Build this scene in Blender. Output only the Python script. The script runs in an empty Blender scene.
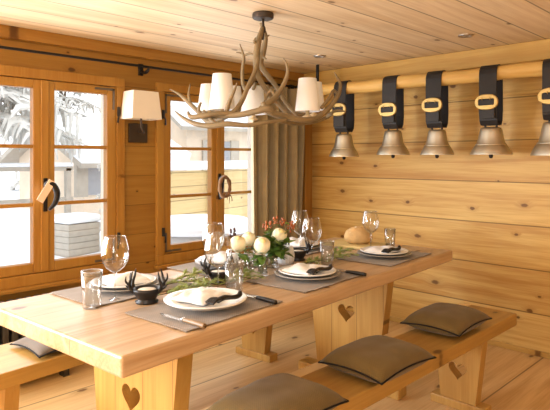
import bpy, bmesh, math, random
from mathutils import Vector, Matrix, noise as mnoise

C = bpy.context.scene.collection
S = bpy.context.scene
R = math.radians
PI = math.pi

# ------------------------------------------------------------------ camera
cam_d = bpy.data.cameras.new('camera')
cam = bpy.data.objects.new('camera', cam_d)
C.objects.link(cam)
cam.location = (0, 0, 1.30)
cam.rotation_euler = (R(90), 0, R(44.6))
cam_d.sensor_width = 36
cam_d.lens = 552 / 550 * 36
cam_d.shift_x = 0
cam_d.shift_y = -47 / 550
cam_d.clip_start = 0.05
S.camera = cam

# ------------------------------------------------------------------ world, lights, exposure
w = bpy.data.worlds.new('world')
S.world = w
w.use_nodes = True
bg = w.node_tree.nodes['Background']
bg.inputs['Color'].default_value = (0.93, 0.96, 1.0, 1)
bg.inputs['Strength'].default_value = 2.1


def area(name, loc, target, sx, sy, power, col):
    d = bpy.data.lights.new(name, 'AREA')
    d.shape = 'RECTANGLE'
    d.size, d.size_y = sx, sy
    d.energy = power
    d.color = col
    o = bpy.data.objects.new(name, d)
    C.objects.link(o)
    o.location = loc
    o.rotation_euler = (Vector(target) - Vector(loc)).to_track_quat('-Z', 'Y').to_euler()
    return o


# daylight through left-wall windows; c and d are unseen, added for their light
area('daylight_window_a', (-3.29, 1.385, 1.20), (0, 1.385, 1.25), 0.9, 1.05, 9, (0.96, 0.98, 1.0))
area('daylight_window_b', (-3.29, 2.68, 1.20), (0, 2.68, 1.25), 0.8, 1.05, 9, (0.96, 0.98, 1.0))
area('daylight_added_c', (-3.29, 0.06, 1.20), (0, 0.06, 1.35), 0.9, 1.05, 50, (0.95, 0.97, 1.0))
area('daylight_added_d', (-3.29, -1.13, 1.20), (0, -0.83, 1.40), 0.9, 1.05, 165, (0.96, 0.975, 1.0))
# added fill lamp behind the camera; no window stands there
area('fill_rear', (0.85, -1.55, 1.45), (-0.5, 3.4, 0.9), 1.0, 1.1, 44, (1.0, 0.98, 0.95))

S.view_settings.view_transform = 'Standard'
S.view_settings.look = 'None'
S.view_settings.exposure = 0.22
S.view_settings.gamma = 1
S.view_settings.use_curve_mapping = False


# ------------------------------------------------------------------ materials
def new_mat(name):
    m = bpy.data.materials.new(name)
    m.use_nodes = True
    nt = m.node_tree
    return m, nt, nt.nodes['Principled BSDF']


def lin(c):
    """sRGB 0-255 -> linear"""
    return tuple(((v / 255) / 12.92 if v / 255 <= 0.04045 else ((v / 255 + 0.055) / 1.055) ** 2.4) for v in c) + (1,)


def pine(c):
    r, g, b, _ = lin(c)
    return (r * 0.77, g * 0.81, b * 0.60, 1)


class NT:
    def __init__(s, nt):
        s.nt = nt

    def n(s, t, **k):
        x = s.nt.nodes.new(t)
        for a, b in k.items():
            setattr(x, a, b)
        return x

    def link(s, a, b):
        s.nt.links.new(a, b)

    def math(s, op, a, b=None, c=None, clamp=False):
        x = s.n('ShaderNodeMath', operation=op, use_clamp=clamp)
        for i, v in enumerate((a, b, c)):
            if v is None:
                continue
            if isinstance(v, (int, float)):
                x.inputs[i].default_value = v
            else:
                s.link(v, x.inputs[i])
        return x.outputs[0]

    def comb(s, a, b, c):
        x = s.n('ShaderNodeCombineXYZ')
        for i, v in enumerate((a, b, c)):
            if isinstance(v, (int, float)):
                x.inputs[i].default_value = v
            else:
                s.link(v, x.inputs[i])
        return x.outputs[0]

    def maprange(s, v, a, b, c=0, d=1, smooth=True):
        x = s.n('ShaderNodeMapRange', interpolation_type='SMOOTHSTEP' if smooth else 'LINEAR')
        s.link(v, x.inputs[0])
        for i, q in enumerate((a, b, c, d)):
            x.inputs[i + 1].default_value = q
        return x.outputs[0]

    def mix(s, f, a, b, blend='MIX'):
        x = s.n('ShaderNodeMix', data_type='RGBA', blend_type=blend)
        if isinstance(f, (int, float)):
            x.inputs[0].default_value = f
        else:
            s.link(f, x.inputs[0])
        for i, v in ((6, a), (7, b)):
            if isinstance(v, tuple):
                x.inputs[i].default_value = v
            else:
                s.link(v, x.inputs[i])
        return x.outputs[2]


def wood(name, light, dark, along='Y', plank=None, width=0.2, offset=0.0, knots=0.5, rough=0.5, seam=0.004,
         board_len=None, spec=0.35, grain=1.0, vary=0.25):
    """along: grain axis; plank: axis across which boards are counted (None = one board)"""
    m, nt, b = new_mat(name)
    g = NT(nt)
    tc = g.n('ShaderNodeTexCoord')
    sep = g.n('ShaderNodeSeparateXYZ')
    g.link(tc.outputs['Object'], sep.inputs[0])
    ax = {k: sep.outputs[k] for k in 'XYZ'}
    a = ax[along]
    others = [k for k in 'XYZ' if k != along]
    if plank:
        u = ax[plank]
        v = ax[[k for k in others if k != plank][0]]
        q = g.math('DIVIDE', g.math('ADD', u, offset), width)
        idx = g.math('FLOOR', q)
        fr = g.math('FRACT', q)
        edge = g.math('MULTIPLY', g.math('MINIMUM', fr, g.math('SUBTRACT', 1.0, fr)), width)
        wn = g.n('ShaderNodeTexWhiteNoise', noise_dimensions='1D')
        g.link(idx, wn.inputs['W'])
        rnd = wn.outputs['Value']
    else:
        u, v = ax[others[0]], ax[others[1]]
        edge = None
        oi = g.n('ShaderNodeObjectInfo')
        rnd = oi.outputs['Random']
    off = g.math('MULTIPLY', rnd, 37.0)
    ao = g.math('ADD', a, off)
    # knots
    kv = g.comb(g.math('MULTIPLY', ao, 2.7), g.math('MULTIPLY', g.math('ADD', u, off), 4.6), g.math('MULTIPLY', v, 1.5))
    vo = g.n('ShaderNodeTexVoronoi', feature='F1', voronoi_dimensions='2D')
    vo.inputs['Scale'].default_value = 1.0
    g.link(kv, vo.inputs['Vector'])
    sepc = g.n('ShaderNodeSeparateColor')
    g.link(vo.outputs['Color'], sepc.inputs[0])
    keep = g.math('LESS_THAN', sepc.outputs[0], knots)
    size = g.math('ADD', 0.028, g.math('MULTIPLY', sepc.outputs[1], 0.062))
    kz = g.n('ShaderNodeTexNoise')
    kz.inputs['Scale'].default_value = 26.0
    kz.inputs['Detail'].default_value = 3.0
    g.link(tc.outputs['Object'], kz.inputs['Vector'])
    dist = g.math('ADD', vo.outputs['Distance'], g.math('MULTIPLY', g.math('SUBTRACT', kz.outputs[0], 0.5), 0.07))
    rel = g.math('DIVIDE', dist, size)
    kn = g.math('MULTIPLY', g.maprange(rel, 1.15, 0.55), keep)
    halo = g.math('MULTIPLY', g.maprange(rel, 3.2, 0.9), keep)
    # grain bends round the knots
    ub = g.math('ADD', u, g.math('MULTIPLY', halo, 0.02))

    def nz(sa, su, detail, dist, rough_=0.6):
        x = g.n('ShaderNodeTexNoise')
        x.inputs['Scale'].default_value = 1.0
        x.inputs['Detail'].default_value = detail
        x.inputs['Roughness'].default_value = rough_
        x.inputs['Distortion'].default_value = dist
        g.link(g.comb(g.math('MULTIPLY', ao, sa), g.math('MULTIPLY', ub, su), g.math('MULTIPLY', v, su)), x.inputs['Vector'])
        return x.outputs[0]
    n1 = nz(0.9, 16, 4, 1.0)
    n2 = nz(0.5, 5, 3, 0.6)
    n3 = nz(4, 110, 2, 0.2)
    gsum = g.math('ADD', g.math('MULTIPLY', n1, 0.5), g.math('ADD', g.math('MULTIPLY', n2, 0.3), g.math('MULTIPLY', n3, 0.2)))
    t = g.maprange(gsum, 0.5 - 0.19 / grain, 0.5 + 0.19 / grain)
    t = g.math('ADD', t, g.math('MULTIPLY', g.math('SUBTRACT', rnd, 0.5), vary * 1.6), clamp=True)
    col = g.mix(t, dark, light)
    kc = tuple(x * f for x, f in zip(dark[:3], (0.26, 0.19, 0.15))) + (1,)
    col = g.mix(g.math('MULTIPLY', halo, 0.30), col, tuple(x * 0.75 for x in dark[:3]) + (1,))
    col = g.mix(g.math('MULTIPLY', kn, 0.85), col, kc)
    if edge is not None and seam > 0:
        sm = g.maprange(edge, seam * 0.35, seam * 1.1, 1, 0)
        col = g.mix(g.math('MULTIPLY', sm, 0.72), col, tuple(x * 0.16 for x in dark[:3]) + (1,))
        if board_len:
            qa = g.math('FRACT', g.math('DIVIDE', g.math('ADD', a, g.math('MULTIPLY', rnd, 9.0)), board_len))
            ea = g.math('MULTIPLY', g.math('MINIMUM', qa, g.math('SUBTRACT', 1.0, qa)), board_len)
            sa = g.maprange(ea, seam * 0.3, seam * 0.8, 1, 0)
            col = g.mix(g.math('MULTIPLY', sa, 0.6), col, tuple(x * 0.2 for x in dark[:3]) + (1,))
    g.link(col, b.inputs['Base Color'])
    b.inputs['Roughness'].default_value = rough
    b.inputs['Specular IOR Level'].default_value = spec
    bp = g.n('ShaderNodeBump')
    bp.inputs['Strength'].default_value = 0.18
    bp.inputs['Distance'].default_value = 0.004
    h = gsum
    if edge is not None and seam > 0:
        h = g.math('SUBTRACT', gsum, g.math('MULTIPLY', g.maprange(edge, 0, seam * 1.4, 1, 0), 1.5))
    g.link(h, bp.inputs['Height'])
    g.link(bp.outputs[0], b.inputs['Normal'])
    return m


def plain(name, col, rough=0.5, metal=0.0, spec=0.5, bump=0.0, bscale=60, var=0.12, vscale=12, sub=0):
    m, nt, b = new_mat(name)
    g = NT(nt)
    tc = g.n('ShaderNodeTexCoord')
    nzz = g.n('ShaderNodeTexNoise')
    nzz.inputs['Scale'].default_value = vscale
    nzz.inputs['Detail'].default_value = 4
    g.link(tc.outputs['Object'], nzz.inputs['Vector'])
    c = g.mix(nzz.outputs[0], tuple(x * (1 - var) for x in col[:3]) + (1,), tuple(min(1, x * (1 + var)) for x in col[:3]) + (1,))
    g.link(c, b.inputs['Base Color'])
    b.inputs['Roughness'].default_value = rough
    b.inputs['Metallic'].default_value = metal
    b.inputs['Specular IOR Level'].default_value = spec
    if bump:
        n2 = g.n('ShaderNodeTexNoise')
        n2.inputs['Scale'].default_value = bscale
        n2.inputs['Detail'].default_value = 4
        g.link(tc.outputs['Object'], n2.inputs['Vector'])
        bp = g.n('ShaderNodeBump')
        bp.inputs['Strength'].default_value = bump
        bp.inputs['Distance'].default_value = 0.003
        g.link(n2.outputs[0], bp.inputs['Height'])
        g.link(bp.outputs[0], b.inputs['Normal'])
    return m


def fabric(name, c1, c2, scale=400, rough=0.9, sheen=0.2):
    m, nt, b = new_mat(name)
    g = NT(nt)
    tc = g.n('ShaderNodeTexCoord')
    sep = g.n('ShaderNodeSeparateXYZ')
    g.link(tc.outputs['Object'], sep.inputs[0])
    sx = g.math('SINE', g.math('MULTIPLY', sep.outputs[0], scale))
    sy = g.math('SINE', g.math('MULTIPLY', sep.outputs[1], scale))
    pr = g.math('MULTIPLY', sx, sy)
    nzz = g.n('ShaderNodeTexNoise')
    nzz.inputs['Scale'].default_value = 14
    nzz.inputs['Detail'].default_value = 6
    g.link(tc.outputs['Object'], nzz.inputs['Vector'])
    f = g.math('ADD', g.math('MULTIPLY', pr, 0.2), nzz.outputs[0], clamp=True)
    g.link(g.mix(f, c1, c2), b.inputs['Base Color'])
    b.inputs['Roughness'].default_value = rough
    b.inputs['Specular IOR Level'].default_value = 0.15
    b.inputs['Sheen Weight'].default_value = sheen
    bp = g.n('ShaderNodeBump')
    bp.inputs['Strength'].default_value = 0.25
    bp.inputs['Distance'].default_value = 0.001
    g.link(pr, bp.inputs['Height'])
    g.link(bp.outputs[0], b.inputs['Normal'])
    return m


def thin_glass(name, tint=(1, 1, 1, 1), refl=0.12, edge=0.75):
    m = bpy.data.materials.new(name)
    m.use_nodes = True
    nt = m.node_tree
    nt.nodes.clear()
    g = NT(nt)
    out = g.n('ShaderNodeOutputMaterial')
    tr = g.n('ShaderNodeBsdfTransparent')
    tr.inputs[0].default_value = tint
    gl = g.n('ShaderNodeBsdfGlossy')
    gl.inputs['Roughness'].default_value = 0.03
    lw = g.n('ShaderNodeLayerWeight')
    lw.inputs[0].default_value = 0.5
    f = g.maprange(g.math('POWER', lw.outputs['Facing'], 1.7), 0, 1, refl, edge, smooth=False)
    mx = g.n('ShaderNodeMixShader')
    g.link(f, mx.inputs[0])
    g.link(tr.outputs[0], mx.inputs[1])
    g.link(gl.outputs[0], mx.inputs[2])
    g.link(mx.outputs[0], out.inputs[0])
    return m


M = {}
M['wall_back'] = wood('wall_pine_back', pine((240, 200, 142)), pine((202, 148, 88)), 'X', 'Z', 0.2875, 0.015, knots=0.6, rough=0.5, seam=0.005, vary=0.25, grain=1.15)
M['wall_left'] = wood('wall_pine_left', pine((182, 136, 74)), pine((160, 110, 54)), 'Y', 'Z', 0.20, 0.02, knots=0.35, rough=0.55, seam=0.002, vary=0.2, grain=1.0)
M['ceiling'] = wood('ceiling_pine', lin((234, 215, 182)), lin((208, 182, 145)), 'Y', 'X', 0.235, 0.06, knots=0.3, rough=0.55, seam=0.006, vary=0.25, grain=1.1)
M['floor'] = wood('floor_pine', lin((232, 200, 146)), lin((196, 156, 104)), 'Y', 'X', 0.42, 0.02, knots=0.5, rough=0.42, seam=0.006, vary=0.2)
M['frame'] = wood('window_pine', pine((198, 148, 86)), pine((176, 122, 62)), 'Z', None, knots=0.1, rough=0.4)
M['frame_h'] = wood('window_pine_rail', pine((198, 148, 86)), pine((176, 122, 62)), 'Y', None, knots=0.1, rough=0.4)
M['beam'] = wood('beam_pine', pine((232, 190, 128)), pine((206, 156, 94)), 'X', None, knots=0.5, rough=0.5)
M['table'] = wood('table_pine', lin((204, 177, 144)), lin((164, 130, 92)), 'Y', 'X', 0.29, 0.43, knots=0.45, rough=0.42, seam=0.0015, spec=0.35, vary=0.1)
M['table_leg'] = wood('table_leg_pine', pine((214, 168, 106)), pine((186, 136, 78)), 'Z', 'X', 0.17, 0.10, knots=0.25, rough=0.45, seam=0.002, vary=0.12)
M['bench'] = wood('bench_pine', pine((200, 156, 98)), pine((170, 124, 70)), 'Y', None, knots=0.3, rough=0.38, spec=0.5)
M['bench_lit'] = wood('bench_lit_edge', lin((236, 210, 160)), lin((224, 190, 136)), 'Y', None, knots=0.1, rough=0.4, spec=0.5)  # pale tone stands in for light on the seat edge
M['bench_leg'] = wood('bench_leg_pine', pine((218, 172, 112)), pine((190, 140, 84)), 'Z', None, knots=0.25, rough=0.45)
M['log'] = wood('log_pine', pine((244, 200, 138)), pine((222, 166, 100)), 'X', None, knots=0.4, rough=0.5)
M['board'] = wood('bread_board', pine((240, 216, 176)), pine((222, 188, 140)), 'X', None, knots=0.05, rough=0.5)
M['fence'] = wood('fence_boards', pine((232, 202, 168)), pine((212, 176, 140)), 'Y', 'Z', 0.22, 0, knots=0.3, rough=0.7, seam=0.008)
M['iron'] = plain('black_iron', (0.022, 0.02, 0.02, 1), 0.5, 0.6, bump=0.15)
M['iron_grey'] = plain('grey_hinge_iron', (0.16, 0.14, 0.12, 1), 0.5, 0.7, bump=0.1)
M['leather'] = plain('black_leather', (0.022, 0.02, 0.02, 1), 0.5, 0, 0.28, bump=0.25, bscale=120)
M['brass'] = plain('brass', (0.50, 0.37, 0.15, 1), 0.5, 1.0, var=0.1)
M['bronze'] = plain('bell_bronze', (0.58, 0.53, 0.42, 1), 0.42, 1.0, bump=0.12, bscale=40, var=0.35, vscale=9)
M['antler'] = plain('antler_horn', lin((126, 110, 82)), 0.55, 0, 0.4, bump=0.45, bscale=90, var=0.42, vscale=16)
M['antler_tip'] = plain('antler_tip', lin((205, 180, 138)), 0.45, 0, 0.4, bump=0.2, var=0.2)
M['shade'] = plain('white_lamp_shade', (0.84, 0.87, 0.91, 1), 0.9, 0, 0.1, bump=0.1, bscale=300, var=0.02)
M['shade_cream'] = plain('cream_wall_shade', (0.84, 0.80, 0.74, 1), 0.9, 0, 0.1, bump=0.1, bscale=300, var=0.03)
M['dark_metal'] = plain('dark_bronze_metal', (0.06, 0.045, 0.035, 1), 0.5, 0.5)
M['plate_white'] = plain('white_porcelain', (0.76, 0.79, 0.83, 1), 0.22, 0, 0.5, var=0.02)
M['plate_grey'] = plain('grey_stoneware', (0.27, 0.255, 0.24, 1), 0.38, 0, 0.5, var=0.12, vscale=30)
M['napkin'] = fabric('white_linen', (0.78, 0.81, 0.86, 1), (0.84, 0.87, 0.92, 1), 900, sheen=0.1)
M['mat'] = fabric('taupe_placemat', lin((108, 98, 88)), lin((156, 144, 132)), 620)
M['cushion'] = fabric('taupe_velvet', lin((90, 74, 42)), lin((114, 96, 60)), 700, sheen=0.15)
M['cushion_grey'] = fabric('grey_cushion', lin((92, 84, 78)), lin((120, 112, 104)), 700, sheen=0.2)
M['piping'] = plain('black_piping', (0.012, 0.011, 0.012, 1), 0.7, 0, 0.2)
M['curtain'] = fabric('taupe_curtain', lin((148, 136, 110)), lin((172, 160, 132)), 500, sheen=0.1)
M['glass'] = thin_glass('clear_drinking_glass', (0.93, 0.945, 0.95, 1), 0.09, 1.0)
M['pane'] = thin_glass('window_pane', (1, 1, 1, 1), 0.03, 0.5)
M['black_ceramic'] = plain('black_cast_iron', (0.018, 0.017, 0.018, 1), 0.4, 0.3)
M['wax'] = plain('candle_wax', (0.85, 0.82, 0.74, 1), 0.5, 0, 0.4, var=0.03)
M['silver'] = plain('cutlery_steel', (0.65, 0.63, 0.60, 1), 0.22, 1.0, var=0.05)
M['horn'] = plain('horn_handle', lin((128, 104, 76)), 0.45, 0, 0.5, var=0.4, vscale=60)
M['petal'] = plain('cream_petals', lin((246, 243, 216)), 0.7, 0, 0.2, var=0.06, vscale=30)
M['petal_core'] = plain('yellow_flower_heart', lin((244, 234, 176)), 0.7, 0, 0.2, var=0.08)
M['leaf'] = plain('green_leaves', lin((88, 122, 50)), 0.5, 0, 0.4, var=0.35, vscale=40)
M['needle'] = plain('fir_needles', lin((136, 148, 80)), 0.55, 0, 0.3, var=0.35, vscale=40)
M['stem'] = plain('green_stems', lin((96, 112, 56)), 0.6)
M['berry'] = plain('orange_berries', lin((164, 92, 50)), 0.4, 0, 0.5, var=0.25, vscale=50)
M['bud'] = plain('dark_buds', lin((70, 40, 32)), 0.6)
M['bread'] = plain('bread_crust', lin((196, 162, 112)), 0.8, 0, 0.2, bump=0.8, bscale=50, var=0.4, vscale=22)
M['flour'] = plain('floured_bread_crust', lin((232, 214, 180)), 0.9, 0, 0.1, bump=0.6, bscale=60, var=0.25, vscale=40)
M['radiator'] = plain('dark_radiator_enamel', (0.035, 0.03, 0.028, 1), 0.5)
M['snow'] = plain('snow', (0.86, 0.89, 0.93, 1), 0.9, 0, 0.1, bump=0.3, bscale=4, var=0.05, vscale=2)
M['fir_tree'] = plain('snowy_fir', lin((204, 202, 196)), 0.9, 0, 0.1, var=0.35, vscale=3)
M['bark'] = plain('tree_bark', lin((104, 88, 74)), 0.9)
M['pale_timber'] = plain('weathered_white_timber', lin((226, 218, 206)), 0.8, 0, 0.2, var=0.08)
M['grey_timber'] = plain('weathered_grey_timber', lin((176, 168, 156)), 0.8, 0, 0.2, var=0.2, vscale=6)
M['chalet'] = plain('chalet_timber', lin((222, 204, 182)), 0.8, 0, 0.2, var=0.15, vscale=3)
M['tub'] = plain('grey_tub_shell', lin((172, 172, 172)), 0.5)
M['dark_window'] = plain('chalet_window_glass', (0.30, 0.31, 0.33, 1), 0.3)
M['tag'] = plain('pink_paper_tag', lin((242, 216, 196)), 0.8, 0, 0.1)
M['straw'] = plain('grey_brown_wreath', lin((132, 104, 80)), 0.9, 0, 0.1, bump=0.8, bscale=140, var=0.4, vscale=60)
M['chrome'] = plain('brushed_steel', (0.5, 0.47, 0.43, 1), 0.35, 1.0)
M['bulb'] = plain('frosted_bulb', (0.5, 0.47, 0.42, 1), 0.3)


# ------------------------------------------------------------------ geometry helpers
def obj(name, bm, mat, parent=None, smooth=False, loc=None, rot=None, bevel=0, subsurf=0):
    me = bpy.data.meshes.new(name)
    bmesh.ops.recalc_face_normals(bm, faces=bm.faces[:])
    bm.to_mesh(me)
    bm.free()
    mats = mat if isinstance(mat, (list, tuple)) else [mat]
    for q in mats:
        me.materials.append(q)
    if smooth:
        for p in me.polygons:
            p.use_smooth = True
    o = bpy.data.objects.new(name, me)
    C.objects.link(o)
    if parent is not None:
        o.parent = parent
    if loc is not None:
        o.location = loc
    if rot is not None:
        o.rotation_euler = rot
    if bevel:
        md = o.modifiers.new('bevel', 'BEVEL')
        md.width = bevel
        md.segments = 2
        md.limit_method = 'ANGLE'
    if subsurf:
        md = o.modifiers.new('subdivision', 'SUBSURF')
        md.levels = md.render_levels = subsurf
    return o


def tag(o, label, cat, group=None, kind=None):
    o['label'] = label
    o['category'] = cat
    if group:
        o['group'] = group
    if kind:
        o['kind'] = kind
    return o


def thing(name, label, cat, loc=(0, 0, 0), rotz=0, group=None):
    o = bpy.data.objects.new(name, None)
    o.empty_display_size = 0.05
    C.objects.link(o)
    o.location = loc
    o.rotation_euler = (0, 0, rotz)
    return tag(o, label, cat, group)


def struct(o):
    o['kind'] = 'structure'
    return o


def dup(root, loc, rotz, label=None, scale=None):
    r = root.copy()
    C.objects.link(r)
    r.location = loc
    r.rotation_euler = (0, 0, rotz)
    if scale:
        r.scale = (scale,) * 3 if isinstance(scale, (int, float)) else scale
    if label:
        r['label'] = label
    for ch in list(root.children):
        c = ch.copy()
        C.objects.link(c)
        c.parent = r
        for gch in list(ch.children):
            d = gch.copy()
            C.objects.link(d)
            d.parent = c
    return r


def box(bm, x0, x1, y0, y1, z0, z1, mtx=None):
    vs = [bm.verts.new(p) for p in ((x0, y0, z0), (x1, y0, z0), (x1, y1, z0), (x0, y1, z0), (x0, y0, z1), (x1, y0, z1), (x1, y1, z1), (x0, y1, z1))]
    if mtx is not None:
        for v in vs:
            v.co = mtx @ v.co
    for f in ((3, 2, 1, 0), (4, 5, 6, 7), (0, 1, 5, 4), (1, 2, 6, 5), (2, 3, 7, 6), (3, 0, 4, 7)):
        bm.faces.new([vs[i] for i in f])
    return bm


def bbox(*a, **k):
    return box(bmesh.new(), *a, **k)


def catmull(pts, rad, n=6):
    P = [Vector(p) for p in pts]
    out, ro = [], []
    for i in range(len(P) - 1):
        p0 = P[max(0, i - 1)]
        p1, p2 = P[i], P[i + 1]
        p3 = P[min(len(P) - 1, i + 2)]
        for k in range(n):
            t = k / n
            out.append(0.5 * ((2 * p1) + (p2 - p0) * t + (2 * p0 - 5 * p1 + 4 * p2 - p3) * t * t + (3 * p1 - p0 - 3 * p2 + p3) * t ** 3))
            ro.append(rad[i] * (1 - t) + rad[i + 1] * t)
    out.append(P[-1])
    ro.append(rad[-1])
    return out, ro


def tube(bm, pts, rad, seg=10, n=6, smooth=True, closed=False, flat=1.0):
    if isinstance(rad, (int, float)):
        rad = [rad] * len(pts)
    if closed:
        P = [Vector(p) for p in pts]
        Rr = list(rad)
    elif smooth:
        P, Rr = catmull(pts, rad, n)
    else:
        P, Rr = [Vector(p) for p in pts], list(rad)
    N = len(P)
    up = None
    rings = []
    for i in range(N):
        if closed:
            t = P[(i + 1) % N] - P[i - 1]
        else:
            t = P[min(i + 1, N - 1)] - P[max(i - 1, 0)]
        if t.length < 1e-9:
            t = Vector((0, 0, 1))
        t.normalize()
        if up is None:
            up = t.orthogonal().normalized()
            if abs(t.z) < 0.9:
                up = (Vector((0, 0, 1)) - t * t.z).normalized()
        else:
            up = (up - t * up.dot(t))
            up = up.normalized() if up.length > 1e-6 else t.orthogonal().normalized()
        sd = t.cross(up)
        rings.append([bm.verts.new(P[i] + (sd * math.cos(2 * PI * k / seg) + up * flat * math.sin(2 * PI * k / seg)) * Rr[i]) for k in range(seg)])
    for i in range(N if closed else N - 1):
        a, b = rings[i], rings[(i + 1) % N]
        for k in range(seg):
            bm.faces.new((a[k], a[(k + 1) % seg], b[(k + 1) % seg], b[k]))
    if not closed:
        bm.faces.new(rings[0][::-1])
        bm.faces.new(rings[-1])
    return bm


def lathe(bm, prof, seg=24, center=(0, 0, 0), sx=1, sy=1, fn=None):
    """prof: list of (r, z); r=0 ends close to a point"""
    rings = []
    cx, cy, cz = center
    for r, z in prof:
        if r < 1e-6:
            rings.append([bm.verts.new((cx, cy, cz + z))])
        else:
            rg = []
            for k in range(seg):
                a = 2 * PI * k / seg
                rr = r * (fn(a, z) if fn else 1)
                rg.append(bm.verts.new((cx + rr * math.cos(a) * sx, cy + rr * math.sin(a) * sy, cz + z)))
            rings.append(rg)
    for i in range(len(rings) - 1):
        a, b = rings[i], rings[i + 1]
        for k in range(seg):
            k2 = (k + 1) % seg
            if len(a) == 1 and len(b) == 1:
                continue
            if len(a) == 1:
                bm.faces.new((a[0], b[k2], b[k]))
            elif len(b) == 1:
                bm.faces.new((a[k], a[k2], b[0]))
            else:
                bm.faces.new((a[k], a[k2], b[k2], b[k]))
    return bm


def shell(bm, outer, thick, seg=24, **k):
    """thin-walled lathe: outer profile plus inner wall"""
    inner = [(max(0.0, r - thick), z) for r, z in outer]
    inner[0] = (0.0, outer[0][1] + thick) if outer[0][0] < 1e-6 else inner[0]
    prof = outer + inner[::-1]
    return lathe(bm, prof, seg, **k)


def heart(cx, cz, s, n=28):
    pts = []
    for i in range(n):
        t = 2 * PI * i / n
        x = 16 * math.sin(t) ** 3
        y = 13 * math.cos(t) - 5 * math.cos(2 * t) - 2 * math.cos(3 * t) - math.cos(4 * t)
        pts.append((cx + s * x / 34, cz + s * (y + 2) / 34))
    return pts


def slab_xz(outline, holes, y0, y1):
    """prism from an XZ outline with holes, thickness along Y"""
    bm = bmesh.new()
    es = []
    for loop in [outline] + holes:
        vs = [bm.verts.new((x, y0, z)) for x, z in loop]
        for i in range(len(vs)):
            es.append(bm.edges.new((vs[i], vs[(i + 1) % len(vs)])))
    bmesh.ops.triangle_fill(bm, use_beauty=True, edges=es)
    fs = bm.faces[:]
    r = bmesh.ops.extrude_face_region(bm, geom=fs)
    for v in [q for q in r['geom'] if isinstance(q, bmesh.types.BMVert)]:
        v.co.y = y1
    return bm


def frustum(bm, cx, cy, z0, z1, bx, by, tx, ty, thick):
    """open-ended tapered rectangular shade with wall thickness"""
    def ring(hx, hy, z):
        return [bm.verts.new((cx + sx * hx, cy + sy * hy, z)) for sx, sy in ((-1, -1), (1, -1), (1, 1), (-1, 1))]
    o0, o1 = ring(bx, by, z0), ring(tx, ty, z1)
    i0, i1 = ring(bx - thick, by - thick, z0), ring(tx - thick, ty - thick, z1)
    for a, b in ((o0, o1), (o1, i1), (i1, i0), (i0, o0)):
        for k in range(4):
            bm.faces.new((a[k], a[(k + 1) % 4], b[(k + 1) % 4], b[k]))
    return bm


rng = random.Random(7)

# ------------------------------------------------------------------ room shell
XW, YW, ZC = -3.32, 3.80, 2.055
struct(obj('floor', bbox(-3.42, 2.2, -1.7, 3.9, -0.06, 0.0), M['floor']))
struct(obj('ceiling', bbox(-3.42, 2.2, -1.7, 3.9, ZC, ZC + 0.06), M['ceiling']))
struct(obj('wall_back', bbox(-3.42, 2.2, YW, YW + 0.1, 0.0, ZC), M['wall_back']))
# left wall, with two visible window openings and two unseen ones added for light
W1 = (0.885, 1.885)
W2 = (2.205, 3.255)
W3 = (-0.44, 0.56)
W4 = (-1.63, -0.63)
WZ0, WZ1 = 0.60, 1.785
bm = bmesh.new()
x0, x1 = XW - 0.20, XW
box(bm, x0, x1, -1.7, YW, 0.0, WZ0)
box(bm, x0, x1, -1.7, YW, WZ1, ZC)
box(bm, x0, x1, -1.7, W4[0], WZ0, WZ1)
box(bm, x0, x1, W4[1], W3[0], WZ0, WZ1)
box(bm, x0, x1, W3[1], W1[0], WZ0, WZ1)
box(bm, x0, x1, W1[1], W2[0], WZ0, WZ1)
box(bm, x0, x1, W2[1], YW, WZ0, WZ1)
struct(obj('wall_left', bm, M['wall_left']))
struct(obj('wall_right', bbox(1.4, 1.5, -1.7, 3.9, 0.0, ZC), M['wall_back']))
struct(obj('wall_near', bbox(-3.42, 2.2, -1.8, -1.7, 0.0, ZC), M['wall_back']))
# beam along the top of the back wall, cover boards, corner post and baseboards
struct(obj('trim_1', bbox(XW, 2.2, YW - 0.10, YW, 1.925, ZC), M['beam'], bevel=0.006))
struct(obj('trim_2', bbox(XW, XW + 0.035, -1.7, YW - 0.1, 1.985, ZC), M['frame_h'], bevel=0.004))
struct(obj('trim_3', bbox(XW, XW + 0.05, YW - 0.10, YW, 0.0, 1.925), M['frame'], bevel=0.006))
struct(obj('trim_4', bbox(XW, 2.2, YW - 0.02, YW, 1.722, 1.748), M['wall_back'], bevel=0.004))
struct(obj('baseboard_back', bbox(XW + 0.05, 2.2, YW - 0.018, YW, 0.0, 0.035), M['beam'], bevel=0.004))
struct(obj('baseboard_left', bbox(XW, XW + 0.018, -1.7, YW - 0.1, 0.0, 0.06), M['frame_h'], bevel=0.004))


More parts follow.
